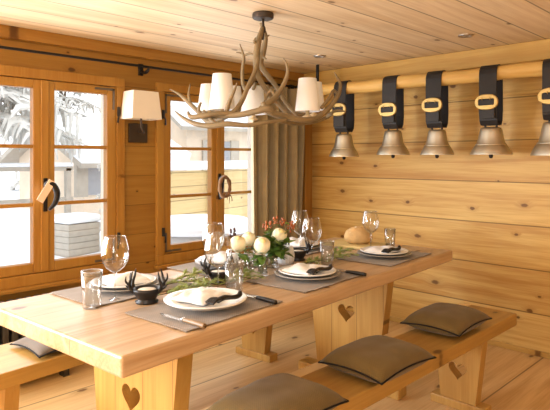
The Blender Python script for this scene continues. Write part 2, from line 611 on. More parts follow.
# ------------------------------------------------------------------ windows
def make_window(name, y0, y1, handle_side):
    w_ = bpy.data.objects.new(name, None)
    C.objects.link(w_)
    w_.location = (XW, y0, WZ0)
    struct(w_)
    L, Hh = y1 - y0, WZ1 - WZ0
    # casing standing proud of the wall
    bm = bmesh.new()
    c = 0.045
    box(bm, -0.02, 0.022, -0.035, L + 0.035, Hh - c + 0.03, Hh + 0.045)
    box(bm, -0.02, 0.022, -0.035, L + 0.035, -0.05, c - 0.03)
    box(bm, -0.02, 0.022, -0.035, c - 0.02, c - 0.03, Hh - c + 0.03)
    box(bm, -0.02, 0.022, L - c + 0.02, L + 0.035, c - 0.03, Hh - c + 0.03)
    obj('window_frame', bm, M['frame'], w_, bevel=0.004)
    obj('window_sill', bbox(0.0, 0.05, -0.05, L + 0.05, -0.075, -0.05), M['frame_h'], w_, bevel=0.005)
    bm = bmesh.new()
    box(bm, -0.205, -0.05, 0.0, 0.02, 0.0, Hh)
    box(bm, -0.205, -0.05, L - 0.02, L, 0.0, Hh)
    box(bm, -0.205, -0.05, 0.02, L - 0.02, Hh - 0.018, Hh)
    box(bm, -0.205, -0.05, 0.02, L - 0.02, 0.0, 0.018)
    obj('outer_lining', bm, M['pale_timber'], w_)
    mid = L / 2
    for k, (a, b) in enumerate(((0.026, mid - 0.002), (mid + 0.002, L - 0.026))):
        s = 0.062
        z0, z1 = 0.018, Hh - 0.018
        bm = bmesh.new()
        box(bm, -0.045, 0.012, a, a + s, z0, z1)
        box(bm, -0.045, 0.012, b - s, b, z0, z1)
        box(bm, -0.045, 0.012, a + s, b - s, z0, z0 + 0.058)
        box(bm, -0.045, 0.012, a + s, b - s, z1 - 0.052, z1)
        sash = obj('sash', bm, M['frame'], w_, bevel=0.005)
        hp = (z1 - 0.052 - (z0 + 0.058)) / 3
        for j in (1, 2):
            z = z0 + 0.058 + hp * j
            obj('muntin', bbox(-0.032, 0.002, a + s, b - s, z - 0.011, z + 0.011), M['frame_h'], sash, bevel=0.003)
        obj('pane', bbox(-0.02, -0.016, a + s, b - s, z0 + 0.058, z1 - 0.052), M['pane'], sash)
        # corner straps and hinge barrels on the outer stile
        e = a if k == 0 else b
        sg = 1 if k == 0 else -1
        for zt, sz in ((z1, -1), (z0, 1)):
            bm = bmesh.new()
            ya, yb = sorted((e + sg * 0.012, e + sg * 0.026))
            box(bm, 0.012, 0.016, ya, yb, *sorted((zt + sz * 0.012, zt + sz * 0.15)))
            ya, yb = sorted((e + sg * 0.012, e + sg * 0.15))
            box(bm, 0.0125, 0.016, ya, yb, *sorted((zt + sz * 0.012, zt + sz * 0.026)))
            obj('corner_strap', bm, M['iron_grey'], sash)
            bm = bmesh.new()
            zz = zt + sz * 0.16
            tube(bm, [(0.026, e - sg * 0.012, zz - 0.03), (0.026, e - sg * 0.012, zz + 0.03)], 0.011, 8, smooth=False)
            tube(bm, [(0.026, e - sg * 0.012, zz - 0.01), (0.04, e - sg * 0.004, zz - 0.035), (0.034, e, zz - 0.075)], [0.007, 0.005, 0.007], 6)
            obj('hinge', bm, M['iron'], sash)
    obj('cover_strip', bbox(0.012, 0.026, mid - 0.024, mid + 0.024, 0.02, Hh - 0.02), M['frame'], w_, bevel=0.005)
    # espagnolette handle: plate and curled lever
    hz = 0.49
    bm = bmesh.new()
    box(bm, 0.026, 0.031, mid - 0.013, mid + 0.013, hz - 0.11, hz + 0.09)
    obj('handle_plate', bm, M['iron'], w_, bevel=0.003)
    bm = bmesh.new()
    h = handle_side
    tube(bm, [(0.031, mid, hz + 0.05), (0.062, mid, hz + 0.06), (0.07, mid + h * 0.03, hz + 0.05), (0.066, mid + h * 0.055, hz), (0.058, mid + h * 0.045, hz - 0.06), (0.052, mid + h * 0.01, hz - 0.10)],
         [0.011, 0.014, 0.017, 0.019, 0.016, 0.008], 10)
    obj('handle', bm, M['iron'], w_, smooth=True)
    return w_


make_window('window_1', W1[0], W1[1], 1)
make_window('window_2', W2[0], W2[1], -0.2)
make_window('window_3_added', W3[0], W3[1], 1)  # unseen window, added to bring more light in
make_window('window_4_added', W4[0], W4[1], 1)  # also out of view, added for its light

# paper tag hanging on the first handle
tg = obj('paper_tag', bbox(-0.002, 0.002, -0.021, 0.021, -0.14, 0.0), M['tag'], None, loc=(XW + 0.078, 1.405, 1.165), rot=(R(-32), 0, 0))
tag(tg, 'slanting pink paper tag hung on the handle of the nearer window', 'tag')
# small wreath on the second handle
bm = bmesh.new()
ring = [(0, 0.05 * math.cos(2 * PI * k / 20), -0.07 + 0.075 * math.sin(2 * PI * k / 20)) for k in range(20)]
tube(bm, ring, [0.012 + 0.003 * ((k * 7) % 3) for k in range(20)], 7, closed=True)
for dy, dz in ((0.045, -0.20), (0.07, -0.18), (0.02, -0.17)):
    tube(bm, [(0.004, 0.03, -0.12), (0.01, dy * 0.8, -0.15), (0.004, dy, dz)], [0.005, 0.004, 0.002], 5)
wr = obj('twig_wreath', bm, M['straw'], None, smooth=True, loc=(XW + 0.085, 2.735, 1.15))
tag(wr, 'small oval twig wreath hung on the handle of the window by the curtain', 'wreath')

# ------------------------------------------------------------------ curtain rod and curtain
cr = thing('curtain_rod', 'thin black iron curtain rod above both windows along the left wall', 'curtain rod', (XW + 0.09, 0, 1.915))
bm = tube(bmesh.new(), [(0, -0.3, 0), (0, 3.62, 0)], 0.0085, 8, smooth=False)
obj('rod', bm, M['iron'], cr)
for yb in (0.3, 2.05, 3.58):
    bm = bmesh.new()
    box(bm, -0.09, -0.082, yb - 0.018, yb + 0.018, -0.05, 0.03)
    tube(bm, [(-0.085, yb, -0.02), (-0.04, yb, -0.034), (0.0, yb, -0.028), (0.012, yb, -0.01)], [0.012, 0.010, 0.012, 0.007], 7)
    obj('bracket', bm, M['iron'], cr, smooth=True)

ct = thing('curtain', 'taupe linen curtain hanging in folds beside the far window', 'curtain', (XW + 0.10, 3.0, 0.02))
bm = bmesh.new()
cols, rows = 90, 14
L = 0.60
prev = None
for j in range(rows + 1):
    z = 0.0 + 1.87 * j / rows
    row_f, row_b = [], []
    for i in range(cols + 1):
        t = i / cols
        squeeze = 0.92 + 0.08 * j / rows
        y = (t - 0.5) * L * squeeze + L / 2 - 0.02
        ph = t * 2 * PI * 5.2 + 0.9 * math.sin(5 * t + 0.12 * j)
        d = 0.044 * math.sin(ph) + 0.014 * math.sin(2.3 * ph + 1)
        row_f.append(bm.verts.new((d + 0.004, y, z)))
        row_b.append(bm.verts.new((d - 0.004, y, z)))
    if prev:
        pf, pb = prev
        for i in range(cols):
            bm.faces.new((pf[i], pf[i + 1], row_f[i + 1], row_f[i]))
            bm.faces.new((pb[i + 1], pb[i], row_b[i], row_b[i + 1]))
        bm.faces.new((pf[0], row_f[0], row_b[0], pb[0]))
        bm.faces.new((pf[-1], pb[-1], row_b[-1], row_f[-1]))
    prev = (row_f, row_b)
obj('curtain_fabric', bm, M['curtain'], ct, smooth=True)
for k in range(7):
    bm = bmesh.new()
    yk = 0.02 + k * 0.088
    tube(bm, [(-0.01 + 0.018 * math.cos(2 * PI * q / 12), yk, 1.89 + 0.018 * math.sin(2 * PI * q / 12)) for q in range(12)], 0.003, 5, closed=True)
    obj('curtain_ring', bm, M['iron'], ct, smooth=True)

# ------------------------------------------------------------------ wall sconce
sc = thing('wall_sconce', 'cream box-shaded wall lamp on a dark plate between the two windows', 'wall lamp', (XW, 2.025, 1.45))
obj('back_plate', bbox(0, 0.02, -0.07, 0.07, -0.045, 0.085), M['dark_metal'], sc, bevel=0.004)
bm = tube(bmesh.new(), [(0.02, 0, 0.03), (0.08, 0, 0.02), (0.10, -0.03, 0.06), (0.10, -0.03, 0.15)], 0.007, 8)
obj('arm', bm, M['dark_metal'], sc, smooth=True)
bm = lathe(bmesh.new(), [(0, 0.14), (0.014, 0.14), (0.016, 0.19), (0.024, 0.22), (0.018, 0.25), (0, 0.26)], 12, center=(0.10, -0.03, 0))
obj('bulb', bm, M['bulb'], sc, smooth=True)
bm = frustum(bmesh.new(), 0.10, -0.03, 0.108, 0.292, 0.075, 0.112, 0.062, 0.094, 0.003)
obj('lamp_shade', bm, M['shade_cream'], sc)

# ------------------------------------------------------------------ radiator under the near window
rd = thing('radiator', 'dark ribbed radiator on the wall under the nearer window', 'radiator', (XW + 0.10, 0.75, 0.0))
bm = bmesh.new()
for k in range(16):
    box(bm, -0.05, 0.05, k * 0.05, k * 0.05 + 0.036, 0.09, 0.50)
box(bm, -0.03, 0.03, 0, 0.786, 0.12, 0.15)
box(bm, -0.03, 0.03, 0, 0.786, 0.44, 0.47)
obj('ribs', bm, M['radiator'], rd, bevel=0.008)
for yk in (0.05, 0.70):
    obj('foot', bbox(-0.03, 0.03, yk, yk + 0.036, 0.0, 0.09), M['radiator'], rd)

# ------------------------------------------------------------------ ceiling downlights
def downlight(loc, label):
    t = thing('recessed_downlight', label, 'ceiling light', loc, 0, 'recessed ceiling lights')
    bm = lathe(bmesh.new(), [(0.028, 0.0), (0.030, -0.006), (0.042, -0.008), (0.046, -0.003), (0.046, 0.0)], 24)
    obj('trim_ring', bm, M['chrome'], t, smooth=True)
    bm = lathe(bmesh.new(), [(0.0, -0.004), (0.020, -0.005), (0.029, -0.001), (0.029, 0.0)], 20)
    obj('lens', bm, M['dark_window'], t, smooth=True)
    return t


downlight((-1.547, 3.241, ZC), 'small round steel downlight in the ceiling above the row of bells')
downlight((-2.63, 3.14, ZC), 'small round steel downlight in the ceiling behind the chandelier')

# ------------------------------------------------------------------ dining table
TA = R(4.6)
tb = thing('dining_table', 'long thick rustic pine dining table laid for a meal', 'table', (-1.795, 0.755, 0), TA)
bm = bmesh.new()
TW, TL, TT = 0.425, 2.31, 0.063
box(bm, -TW, TW, 0, TL, 0.75 - TT, 0.75)
top = obj('tabletop', bm, M['table'], tb, bevel=0.008)


def trestle(hw_top, hw_bot, z0, z1, y0, y1, hs, hz):
    """tapered slab of two boards with a heart cut through the middle joint"""
    hp = heart(0, hz, hs, 32)[:17]           # right half, from the dip down to the point
    bm = bmesh.new()
    for s in (1, -1):
        lp = [(0, z0), (hw_bot * s, z0), (hw_top * s, z1), (0, z1)] + [(abs(x) * s, z) for x, z in hp]
        lp[4] = (0, lp[4][1])
        lp[-1] = (0, lp[-1][1])
        fr = [bm.verts.new((x, y0, z)) for x, z in lp]
        bk = [bm.verts.new((x, y1, z)) for x, z in lp]
        n = len(lp)
        bm.faces.new(fr)
        bm.faces.new(bk[::-1])
        for i in range(n):
            if lp[i][0] == 0 and lp[(i + 1) % n][0] == 0:
                continue
            bm.faces.new((fr[i], bk[i], bk[(i + 1) % n], fr[(i + 1) % n]))
    bmesh.ops.remove_doubles(bm, verts=bm.verts[:], dist=1e-5)
    bmesh.ops.triangulate(bm, faces=[f for f in bm.faces if len(f.verts) > 4])
    return bm


for yc in (0.365, 1.835):
    lg = obj('leg', trestle(0.275, 0.20, 0.06, 0.75 - TT, yc - 0.035, yc + 0.035, 0.120, 0.405), M['table_leg'], tb, bevel=0.003)
    bm = bmesh.new()
    box(bm, -0.34, 0.34, yc - 0.05, yc + 0.05, 0.0, 0.06)
    obj('foot', bm, M['bench_leg'], lg, bevel=0.01)


# ------------------------------------------------------------------ benches
def bench(name, label, loc, rot, length, hw, leg_ys, pale):
    t = thing(name, label, 'bench', loc, rot, 'pine benches at the table')
    th = 0.066
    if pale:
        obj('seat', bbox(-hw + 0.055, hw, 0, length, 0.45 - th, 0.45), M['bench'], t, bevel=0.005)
        e = obj('lit_edge_strip', bbox(-hw, -hw + 0.054, 0, length, 0.45 - th, 0.45), M['bench_lit'], t, bevel=0.004)  # strip of light on the inner edge, put in as paler wood
        e['label'] = 'strip along the inner edge of the seat, coloured pale as if lit'
    else:
        obj('seat', bbox(-hw, hw, 0, length, 0.45 - th, 0.45), M['bench'], t, bevel=0.005)
    for yc in leg_ys:
        l_ = obj('leg', trestle(0.135, 0.095, 0.045, 0.45 - th, yc - 0.03, yc + 0.03, 0.105, 0.195), M['bench_leg'], t, bevel=0.003)
        obj('foot', bbox(-0.15, 0.15, yc - 0.04, yc + 0.04, 0.0, 0.045), M['bench_leg'], l_, bevel=0.005)
    return t


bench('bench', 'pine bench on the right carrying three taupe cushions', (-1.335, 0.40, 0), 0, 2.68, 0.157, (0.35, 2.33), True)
bench('bench', 'pine bench on the window side, half hidden behind the table', (-2.43, 0.42, 0), R(5.5), 2.35, 0.175, (0.42, 2.08), False)


# ------------------------------------------------------------------ cushions
def cushion_bm(hx, hy, h, n=22, seed=1):
    bm = bmesh.new()
    gridt, gridb = [], []
    for i in range(n + 1):
        ra, rb = [], []
        for j in range(n + 1):
            u, v = 2 * i / n - 1, 2 * j / n - 1
            # pulled-in sides, pointed corners
            px = u * hx * (1 - 0.05 * (1 - v * v) * abs(u) ** 2)
            py = v * hy * (1 - 0.05 * (1 - u * u) * abs(v) ** 2)
            f = max(0.0, (1 - u ** 4) * (1 - v ** 4)) ** 0.55
            wob = 0.004 * mnoise.noise(Vector((u * 2.3, v * 2.3, seed)))
            zt = h * 0.5 + f * (h * 0.5 + wob)
            zb = h * 0.5 - f * h * 0.5
            zt += -0.012 * (abs(u * v)) ** 2
            a = bm.verts.new((px, py, zt))
            ra.append(a)
            if i in (0, n) or j in (0, n):
                rb.append(a)
            else:
                rb.append(bm.verts.new((px, py, max(zb, 0))))
        gridt.append(ra)
        gridb.append(rb)
    for i in range(n):
        for j in range(n):
            bm.faces.new((gridt[i][j], gridt[i + 1][j], gridt[i + 1][j + 1], gridt[i][j + 1]))
            vs = (gridb[i][j], gridb[i][j + 1], gridb[i + 1][j + 1], gridb[i + 1][j])
            bm.faces.new(vs)
    rim = [gridt[i][0].co.copy() for i in range(n)] + [gridt[n][j].co.copy() for j in range(n)] + [gridt[n - i][n].co.copy() for i in range(n)] + [gridt[0][n - j].co.copy() for j in range(n)]
    return bm, rim


def cushion(loc, rot, label, hx, hy, h, mat, seed, group=None):
    t = thing('cushion', label, 'cushion', loc, rot, group)
    bm, rim = cushion_bm(hx, hy, h, seed=seed)
    b_ = obj('cover', bm, mat, t, smooth=True)
    obj('piping', tube(bmesh.new(), rim, 0.0034, 6, closed=True), M['piping'], t, smooth=True)
    return t


cg = 'taupe cushions on the right bench'
cushion((-1.262, 1.29, 0.451), R(3), 'taupe cushion with black piping at the near end of the right bench', 0.150, 0.190, 0.095, M['cushion'], 1, cg)
cushion((-1.262, 1.868, 0.451), R(-1), 'taupe cushion with black piping in the middle of the right bench', 0.150, 0.190, 0.10, M['cushion'], 2, cg)
cushion((-1.322, 2.56, 0.451), R(2), 'taupe cushion with black piping at the far end of the right bench', 0.150, 0.190, 0.10, M['cushion'], 3, cg)
cushion((-2.47, 1.10, 0.451), R(5), 'flat grey cushion on the window-side bench under the table edge', 0.13, 0.16, 0.05, M['cushion_grey'], 4)

# ------------------------------------------------------------------ bell pole
LA, LB = Vector((-2.985, 3.42, 1.845)), Vector((-0.60, 3.597, 1.838))
ld = (LB - LA)
lang = math.atan2(ld.y, ld.x)
pl = thing('hanging_pole', 'peeled pine log pole carrying the row of bells', 'pole', LA, lang)
LR = 0.047
bm = bmesh.new()
npt = 26
pts = [(ld.length * k / npt, 0.006 * math.sin(k * 1.3), 0.004 * math.sin(k * 0.8)) for k in range(npt + 1)]
tube(bm, pts, [LR * (1 + 0.05 * math.sin(k * 2.1)) for k in range(npt + 1)], 18, n=2)
obj('log', bm, M['log'], pl, smooth=True)
for dx in (0.09, 2.25):
    bm = bmesh.new()
    box(bm, dx - 0.011, dx + 0.011, -0.006, 0.006, 0.055, ZC - 1.845)
    tube(bm, [(dx, 0.056 * math.cos(2 * PI * k / 18), 0.056 * math.sin(2 * PI * k / 18)) for k in range(18)], 0.010, 6, closed=True)
    obj('hanger', bm, M['iron'], pl)


# ------------------------------------------------------------------ cow bells on straps
def bell(pos, width, height, ztop, zbuck, label, sw=0.112):
    """pos: xy on the pole; bell crown at ztop, pole at z ~1.84"""
    t = thing('cow_bell', label, 'bell', (pos[0], pos[1], ztop - height), lang, 'bells on straps along the pole')
    zl = 1.842 - (ztop - height)          # pole height above bell rim
    # bell body: flared mouth, waist, shoulder, crown
    r = width / 2
    H_ = height
    prof = [(r, 0.0), (r * 0.985, H_ * 0.06), (r * 0.93, H_ * 0.16), (r * 0.84, H_ * 0.27), (r * 0.76, H_ * 0.34), (r * 0.735, H_ * 0.36), (r * 0.68, H_ * 0.44),
            (r * 0.61, H_ * 0.60), (r * 0.565, H_ * 0.78), (r * 0.53, H_ * 0.90), (r * 0.49, H_ * 0.96), (r * 0.40, H_ * 0.99), (0.0, H_)]
    inn = [(0.0, H_ - 0.006), (r * 0.36, H_ * 0.96), (r * 0.48, H_ * 0.82), (r * 0.55, H_ * 0.6), (r * 0.66, H_ * 0.36), (r * 0.85, H_ * 0.18), (r * 0.96, 0.0)]
    bm = lathe(bmesh.new(), prof + inn, 32, sx=1.0, sy=0.82)
    for f in bm.faces:
        pass
    b_ = obj('bell_body', bm, M['bronze'], t, smooth=True)
    # raised bands
    bm = bmesh.new()
    for zz, rr in ((0.365, 0.735), (0.05, 0.99)):
        tube(bm, [(r * rr * math.cos(2 * PI * k / 32), 0.82 * r * rr * math.sin(2 * PI * k / 32), H_ * zz) for k in range(32)], 0.0035, 6, closed=True)
    obj('raised_band', bm, M['bronze'], b_, smooth=True)
    # staple on top, clapper
    bm = tube(bmesh.new(), [(-0.035, 0, H_ - 0.004), (-0.03, 0, H_ + 0.022), (0.03, 0, H_ + 0.022), (0.035, 0, H_ - 0.004)], 0.007, 8)
    obj('staple', bm, M['iron'], t, smooth=True)
    bm = tube(bmesh.new(), [(0, 0, H_ * 0.8), (0, 0, 0.0)], 0.006, 8, smooth=False)
    lathe(bm, [(0, -0.025), (0.011, -0.02), (0.014, -0.008), (0.010, 0.006), (0, 0.012)], 12)
    obj('clapper', bm, M['iron'], t, smooth=True)
    # strap loop over the pole
    zb = H_ + 0.006
    rr = LR + 0.010
    path = [(-rr * 0.90, zb + 0.035), (-rr - 0.004, zb + 0.10)]
    for k in range(9):
        a = PI - PI * k / 8
        path.append((rr * math.cos(a), zl + rr * math.sin(a)))
    path += [(rr + 0.004, zb + 0.10), (rr * 0.92, zb + 0.035), (rr * 0.55, zb + 0.008), (-rr * 0.55, zb + 0.008)]
    bm = bmesh.new()
    n = len(path)
    th = 0.006
    ring = []
    for i, (y, z) in enumerate(path):
        p0, p1 = path[i - 1], path[(i + 1) % n]
        ty, tz = p1[0] - p0[0], p1[1] - p0[1]
        l_ = math.hypot(ty, tz)
        ny, nz_ = -tz / l_, ty / l_
        ring.append([bm.verts.new((sx * sw / 2, y + q * ny * th / 2, z + q * nz_ * th / 2)) for sx, q in ((-1, -1), (1, -1), (1, 1), (-1, 1))])
    for i in range(n):
        a, b2 = ring[i], ring[(i + 1) % n]
        for k in range(4):
            bm.faces.new((a[k], a[(k + 1) % 4], b2[(k + 1) % 4], b2[k]))
    st = obj('strap', bm, M['leather'], t, bevel=0.0015)
    # second layer of strap below the buckle: tongue end
    zk = zbuck - (ztop - height)
    yf = -rr - 0.010
    bm = bmesh.new()
    box(bm, -sw / 2 + 0.008, sw / 2 - 0.008, yf - 0.012, yf + 0.002, zb + 0.045, zk - 0.01)
    obj('strap_tongue', bm, M['leather'], st, bevel=0.003)
    # brass buckle: oval plate with rectangular opening showing the dark strap, and prongs
    bm = bmesh.new()
    N = 40
    bw, bh = sw * 0.66, 0.050
    outer, inner = [], []
    for k in range(N):
        a = 2 * PI * k / N
        c, s = math.cos(a), math.sin(a)
        outer.append((bw * math.copysign(abs(c) ** 0.75, c), bh * math.copysign(abs(s) ** 0.9, s)))
        sc_ = 1 / max(abs(c) / 0.70, abs(s) / 0.42)
        inner.append((bw * sc_ * c * 0.98, bh * sc_ * s))
    yo0, yo1 = yf - 0.014, yf - 0.024
    rings = []
    for lp, yy in ((outer, yo0), (outer, yo1 + 0.004), ([(x * 0.95, z * 0.93) for x, z in outer], yo1), (inner, yo1), (inner, yo0)):
        rings.append([bm.verts.new((x, yy, zk + z)) for x, z in lp])
    for i in range(5):
        a, b2 = rings[i], rings[(i + 1) % 5]
        for k in range(N):
            bm.faces.new((a[k], a[(k + 1) % N], b2[(k + 1) % N], b2[k]))
    bk = obj('buckle', bm, M['brass'], t)
    bm = bmesh.new()
    box(bm, -bw * 0.74, bw * 0.74, yo0 - 0.006, yo0 + 0.013, zk - bh * 0.40, zk + bh * 0.40)
    obj('strap_keeper', bm, M['leather'], bk, bevel=0.004)
    for xx in (-0.025, 0.025):
        bm = bmesh.new()
        tube(bm, [(xx, yo1 + 0.002, zk + bh * 0.62), (xx, yo1 - 0.004, zk + bh * 0.40), (xx, yo1 + 0.004, zk + bh * 0.25)], 0.0025, 6)
        obj('prong', bm, M['brass'], bk, smooth=True)
    return t


bell((-2.641, 3.445), 0.245, 0.180, 1.490, 1.672, 'bronze cow bell farthest left on the pole, behind the antler chandelier')
bell((-2.218, 3.477), 0.245, 0.180, 1.503, 1.648, 'bronze cow bell second from the chandelier on the pole')
bell((-1.881, 3.502), 0.232, 0.175, 1.497, 1.660, 'bronze cow bell in the middle of the five on the pole')
bell((-1.515, 3.529), 0.262, 0.178, 1.500, 1.656, 'wide bronze cow bell fourth from the left, next to the one cut by the frame')
bell((-1.130, 3.558), 0.285, 0.205, 1.520, 1.668, 'bronze cow bell cut off by the right edge of the picture', 0.125)

# ------------------------------------------------------------------ antler chandelier
CA = R(44.6)
CX, CY = -2.063, 2.003
CDEP = 2.873
ch = thing('antler_chandelier', 'antler chandelier with white cone shades hanging from the ceiling over the table', 'chandelier', (CX, CY, ZC), CA)
bm = lathe(bmesh.new(), [(0, -0.032), (0.050, -0.032), (0.056, -0.026), (0.056, -0.006), (0.052, 0.0), (0, 0.0)], 28)
obj('canopy', bm, M['dark_metal'], ch, smooth=False, bevel=0.002)
bm = tube(bmesh.new(), [(0, 0, -0.03), (0.002, 0, -0.08), (-0.002, 0, -0.14)], 0.006, 8)
for q in range(3):
    zc = -0.055 - 0.03 * q
    tube(bm, [(0.012 * math.cos(2 * PI * k / 12) * (1 if q % 2 else 0.2), 0.012 * math.cos(2 * PI * k / 12) * (0.2 if q % 2 else 1), zc + 0.02 * math.sin(2 * PI * k / 12)) for k in range(12)], 0.003, 6, closed=True)
obj('chain', bm, M['dark_metal'], ch, smooth=True)


def A(u, v, d=0.0):
    """chandelier frame: right, away, up (metres), from how far right/down an antler point sits and how deep it lies"""
    k = (CDEP + d) / 552.0
    l = (165 + u / 2.89 - 275) * k - (-2.063 * 0.7120 + 2.003 * 0.7022)
    z = 1.30 + (158 - v / 2.89) * k
    return (l, d, z - ZC)


def antler(branches):
    """one antler = one mesh: a main beam and its tines"""
    bm = bmesh.new()
    for pts, rad in branches:
        tube(bm, [A(*p) for p in pts], [q * 0.74 for q in rad], 10, n=5)
    return obj('antler', bm, M['antler'], ch, smooth=True)


# central cluster, twisting round the chain
antler([([(284, 62, 0), (280, 85, 0.0), (270, 120, -0.03), (264, 170, -0.05), (268, 215, -0.05), (298, 268, -0.06), (338, 312, -0.05), (372, 352, -0.03)], [0.007, 0.016, 0.023, 0.025, 0.020, 0.017, 0.014, 0.010]),
        ([(268, 128, -0.03), (258, 120, -0.05), (262, 108, -0.06)], [0.014, 0.010, 0.004])])
antler([([(276, 66, 0.02), (290, 105, 0.03), (284, 150, 0.05), (278, 190, 0.06), (318, 245, 0.08), (352, 300, 0.10), (385, 338, 0.12)], [0.009, 0.018, 0.022, 0.021, 0.016, 0.014, 0.009]),
        ([(288, 110, 0.03), (302, 101, 0.02)], [0.010, 0.004]),
        ([(284, 165, 0.04), (292, 170, 0.02)], [0.010, 0.006])])
antler([([(272, 150, -0.04), (262, 200, -0.09), (240, 250, -0.13), (222, 292, -0.17), (196, 326, -0.20), (150, 328, -0.22), (112, 334, -0.22), (76, 338, -0.20), (66, 322, -0.19)], [0.012, 0.015, 0.015, 0.016, 0.019, 0.019, 0.018, 0.017, 0.006]),
        ([(176, 331, -0.20), (184, 300, -0.21), (200, 262, -0.22), (209, 238, -0.22)], [0.016, 0.014, 0.010, 0.003])])
antler([([(262, 222, 0.02), (236, 258, 0.0), (225, 240, 0.02), (224, 200, 0.03), (228, 168, 0.02), (222, 146, 0.01), (216, 126, 0.0)], [0.014, 0.014, 0.013, 0.012, 0.011, 0.008, 0.003]),
        ([(228, 160, 0.02), (246, 155, 0.0), (264, 162, -0.03)], [0.008, 0.009, 0.008]),
        ([(228, 158, 0.02), (216, 152, 0.02), (206, 151, 0.02)], [0.009, 0.006, 0.003])])
# prong rising right of centre
antler([([(276, 315, -0.22), (296, 300, -0.20), (318, 282, -0.16), (340, 250, -0.13), (354, 214, -0.12), (352, 186, -0.12), (342, 168, -0.12)], [0.018, 0.022, 0.020, 0.016, 0.013, 0.010, 0.003]),
        ([(320, 280, -0.16), (304, 262, -0.12), (286, 300, -0.1)], [0.012, 0.010, 0.008])])
# left reach, with tines
antler([([(214, 322, -0.20), (170, 340, -0.12), (128, 352, -0.06), (98, 325, -0.02), (62, 290, 0.02), (38, 270, 0.03), (14, 258, 0.04)], [0.012, 0.017, 0.019, 0.017, 0.015, 0.009, 0.003]),
        ([(72, 296, 0.01), (68, 272, 0.02), (73, 242, 0.03)], [0.012, 0.008, 0.003]),
        ([(98, 325, -0.02), (98, 310, -0.03), (104, 296, -0.04)], [0.014, 0.011, 0.008])])
# long low beam across the front
antler([([(352, 346, -0.20), (300, 352, -0.24), (240, 362, -0.26), (180, 358, -0.26), (130, 364, -0.24), (85, 357, -0.20), (52, 340, -0.16), (28, 320, -0.12)], [0.010, 0.014, 0.015, 0.019, 0.018, 0.016, 0.011, 0.003]),
        ([(150, 362, -0.25), (128, 340, -0.20), (112, 318, -0.16)], [0.014, 0.011, 0.006])])
# middle beam joining left to the centre burr
antler([([(110, 340, -0.16), (160, 336, -0.20), (215, 332, -0.22), (262, 322, -0.24), (296, 314, -0.24), (312, 322, -0.23)], [0.012, 0.016, 0.020, 0.020, 0.023, 0.016])])
# right reach curling up
antler([([(282, 296, -0.22), (300, 322, -0.22), (345, 336, -0.18), (398, 346, -0.14), (440, 340, -0.08), (474, 312, -0.02), (500, 276, 0.02), (507, 246, 0.04), (499, 226, 0.05), (489, 208, 0.06)],
         [0.016, 0.022, 0.021, 0.019, 0.019, 0.018, 0.016, 0.012, 0.009, 0.003]),
        ([(500, 276, 0.02), (488, 262, 0.02), (476, 282, 0.0), (452, 312, -0.04)], [0.009, 0.013, 0.013, 0.012])])
antler([([(330, 350, -0.1), (372, 356, -0.02), (420, 354, 0.06), (462, 342, 0.10), (492, 320, 0.12), (520, 322, 0.12)], [0.012, 0.015, 0.015, 0.013, 0.010, 0.004]),
        ([(470, 338, 0.1), (478, 330, 0.06), (484, 330, 0.03)], [0.014, 0.016, 0.008])])
# back beams
antler([([(296, 250, 0.08), (330, 300, 0.16), (370, 330, 0.22), (420, 330, 0.27), (452, 318, 0.28)], [0.015, 0.016, 0.015, 0.012, 0.005])])
antler([([(262, 240, 0.08), (240, 290, 0.18), (214, 318, 0.26), (170, 322, 0.22), (130, 326, 0.14), (104, 330, 0.06)], [0.013, 0.015, 0.015, 0.014, 0.013, 0.010])])
antler([([(310, 255, 0.02), (296, 300, 0.16), (276, 326, 0.28), (246, 330, 0.34), (220, 326, 0.36)], [0.013, 0.014, 0.014, 0.011, 0.005])])


def lamp(u, v_top, v_bot, d, bw):
    k = (CDEP + d) / 552.0
    x, y, zb = A(u, v_bot, d)
    zt = A(u, v_top, d)[2]
    h = zt - zb
    hold = bmesh.new()
    lathe(hold, [(0, -0.035), (0.022, -0.033), (0.026, -0.026), (0.010, -0.015), (0.010, 0.045), (0.0, 0.047)], 14, center=(x, y, zb))
    ho = obj('candle_holder', hold, M['antler_tip'], ch, smooth=True)
    bm = lathe(bmesh.new(), [(0.0, 0.047), (0.008, 0.048), (0.015, 0.07), (0.011, 0.09), (0.0, 0.105)], 12, center=(x, y, zb))
    obj('bulb', bm, M['bulb'], ho, smooth=True)
    r0, r1 = bw / 2, bw * 0.355
    bm = lathe(bmesh.new(), [(r0, 0.0), (r1, h), (r1 - 0.003, h), (r0 - 0.003, 0.0), (r0, 0.0)], 32, center=(x, y, zb))
    obj('lamp_shade', bm, M['shade'], ch, smooth=True)


lamp(165, 214, 318, -0.12, 0.132)
lamp(128, 244, 322, 0.12, 0.128)
lamp(256, 250, 330, 0.16, 0.142)
lamp(412, 227, 322, -0.02, 0.130)
lamp(430, 238, 318, 0.20, 0.126)
lamp(196, 250, 322, 0.30, 0.126)

# ------------------------------------------------------------------ placemats
Z0 = 0.7505


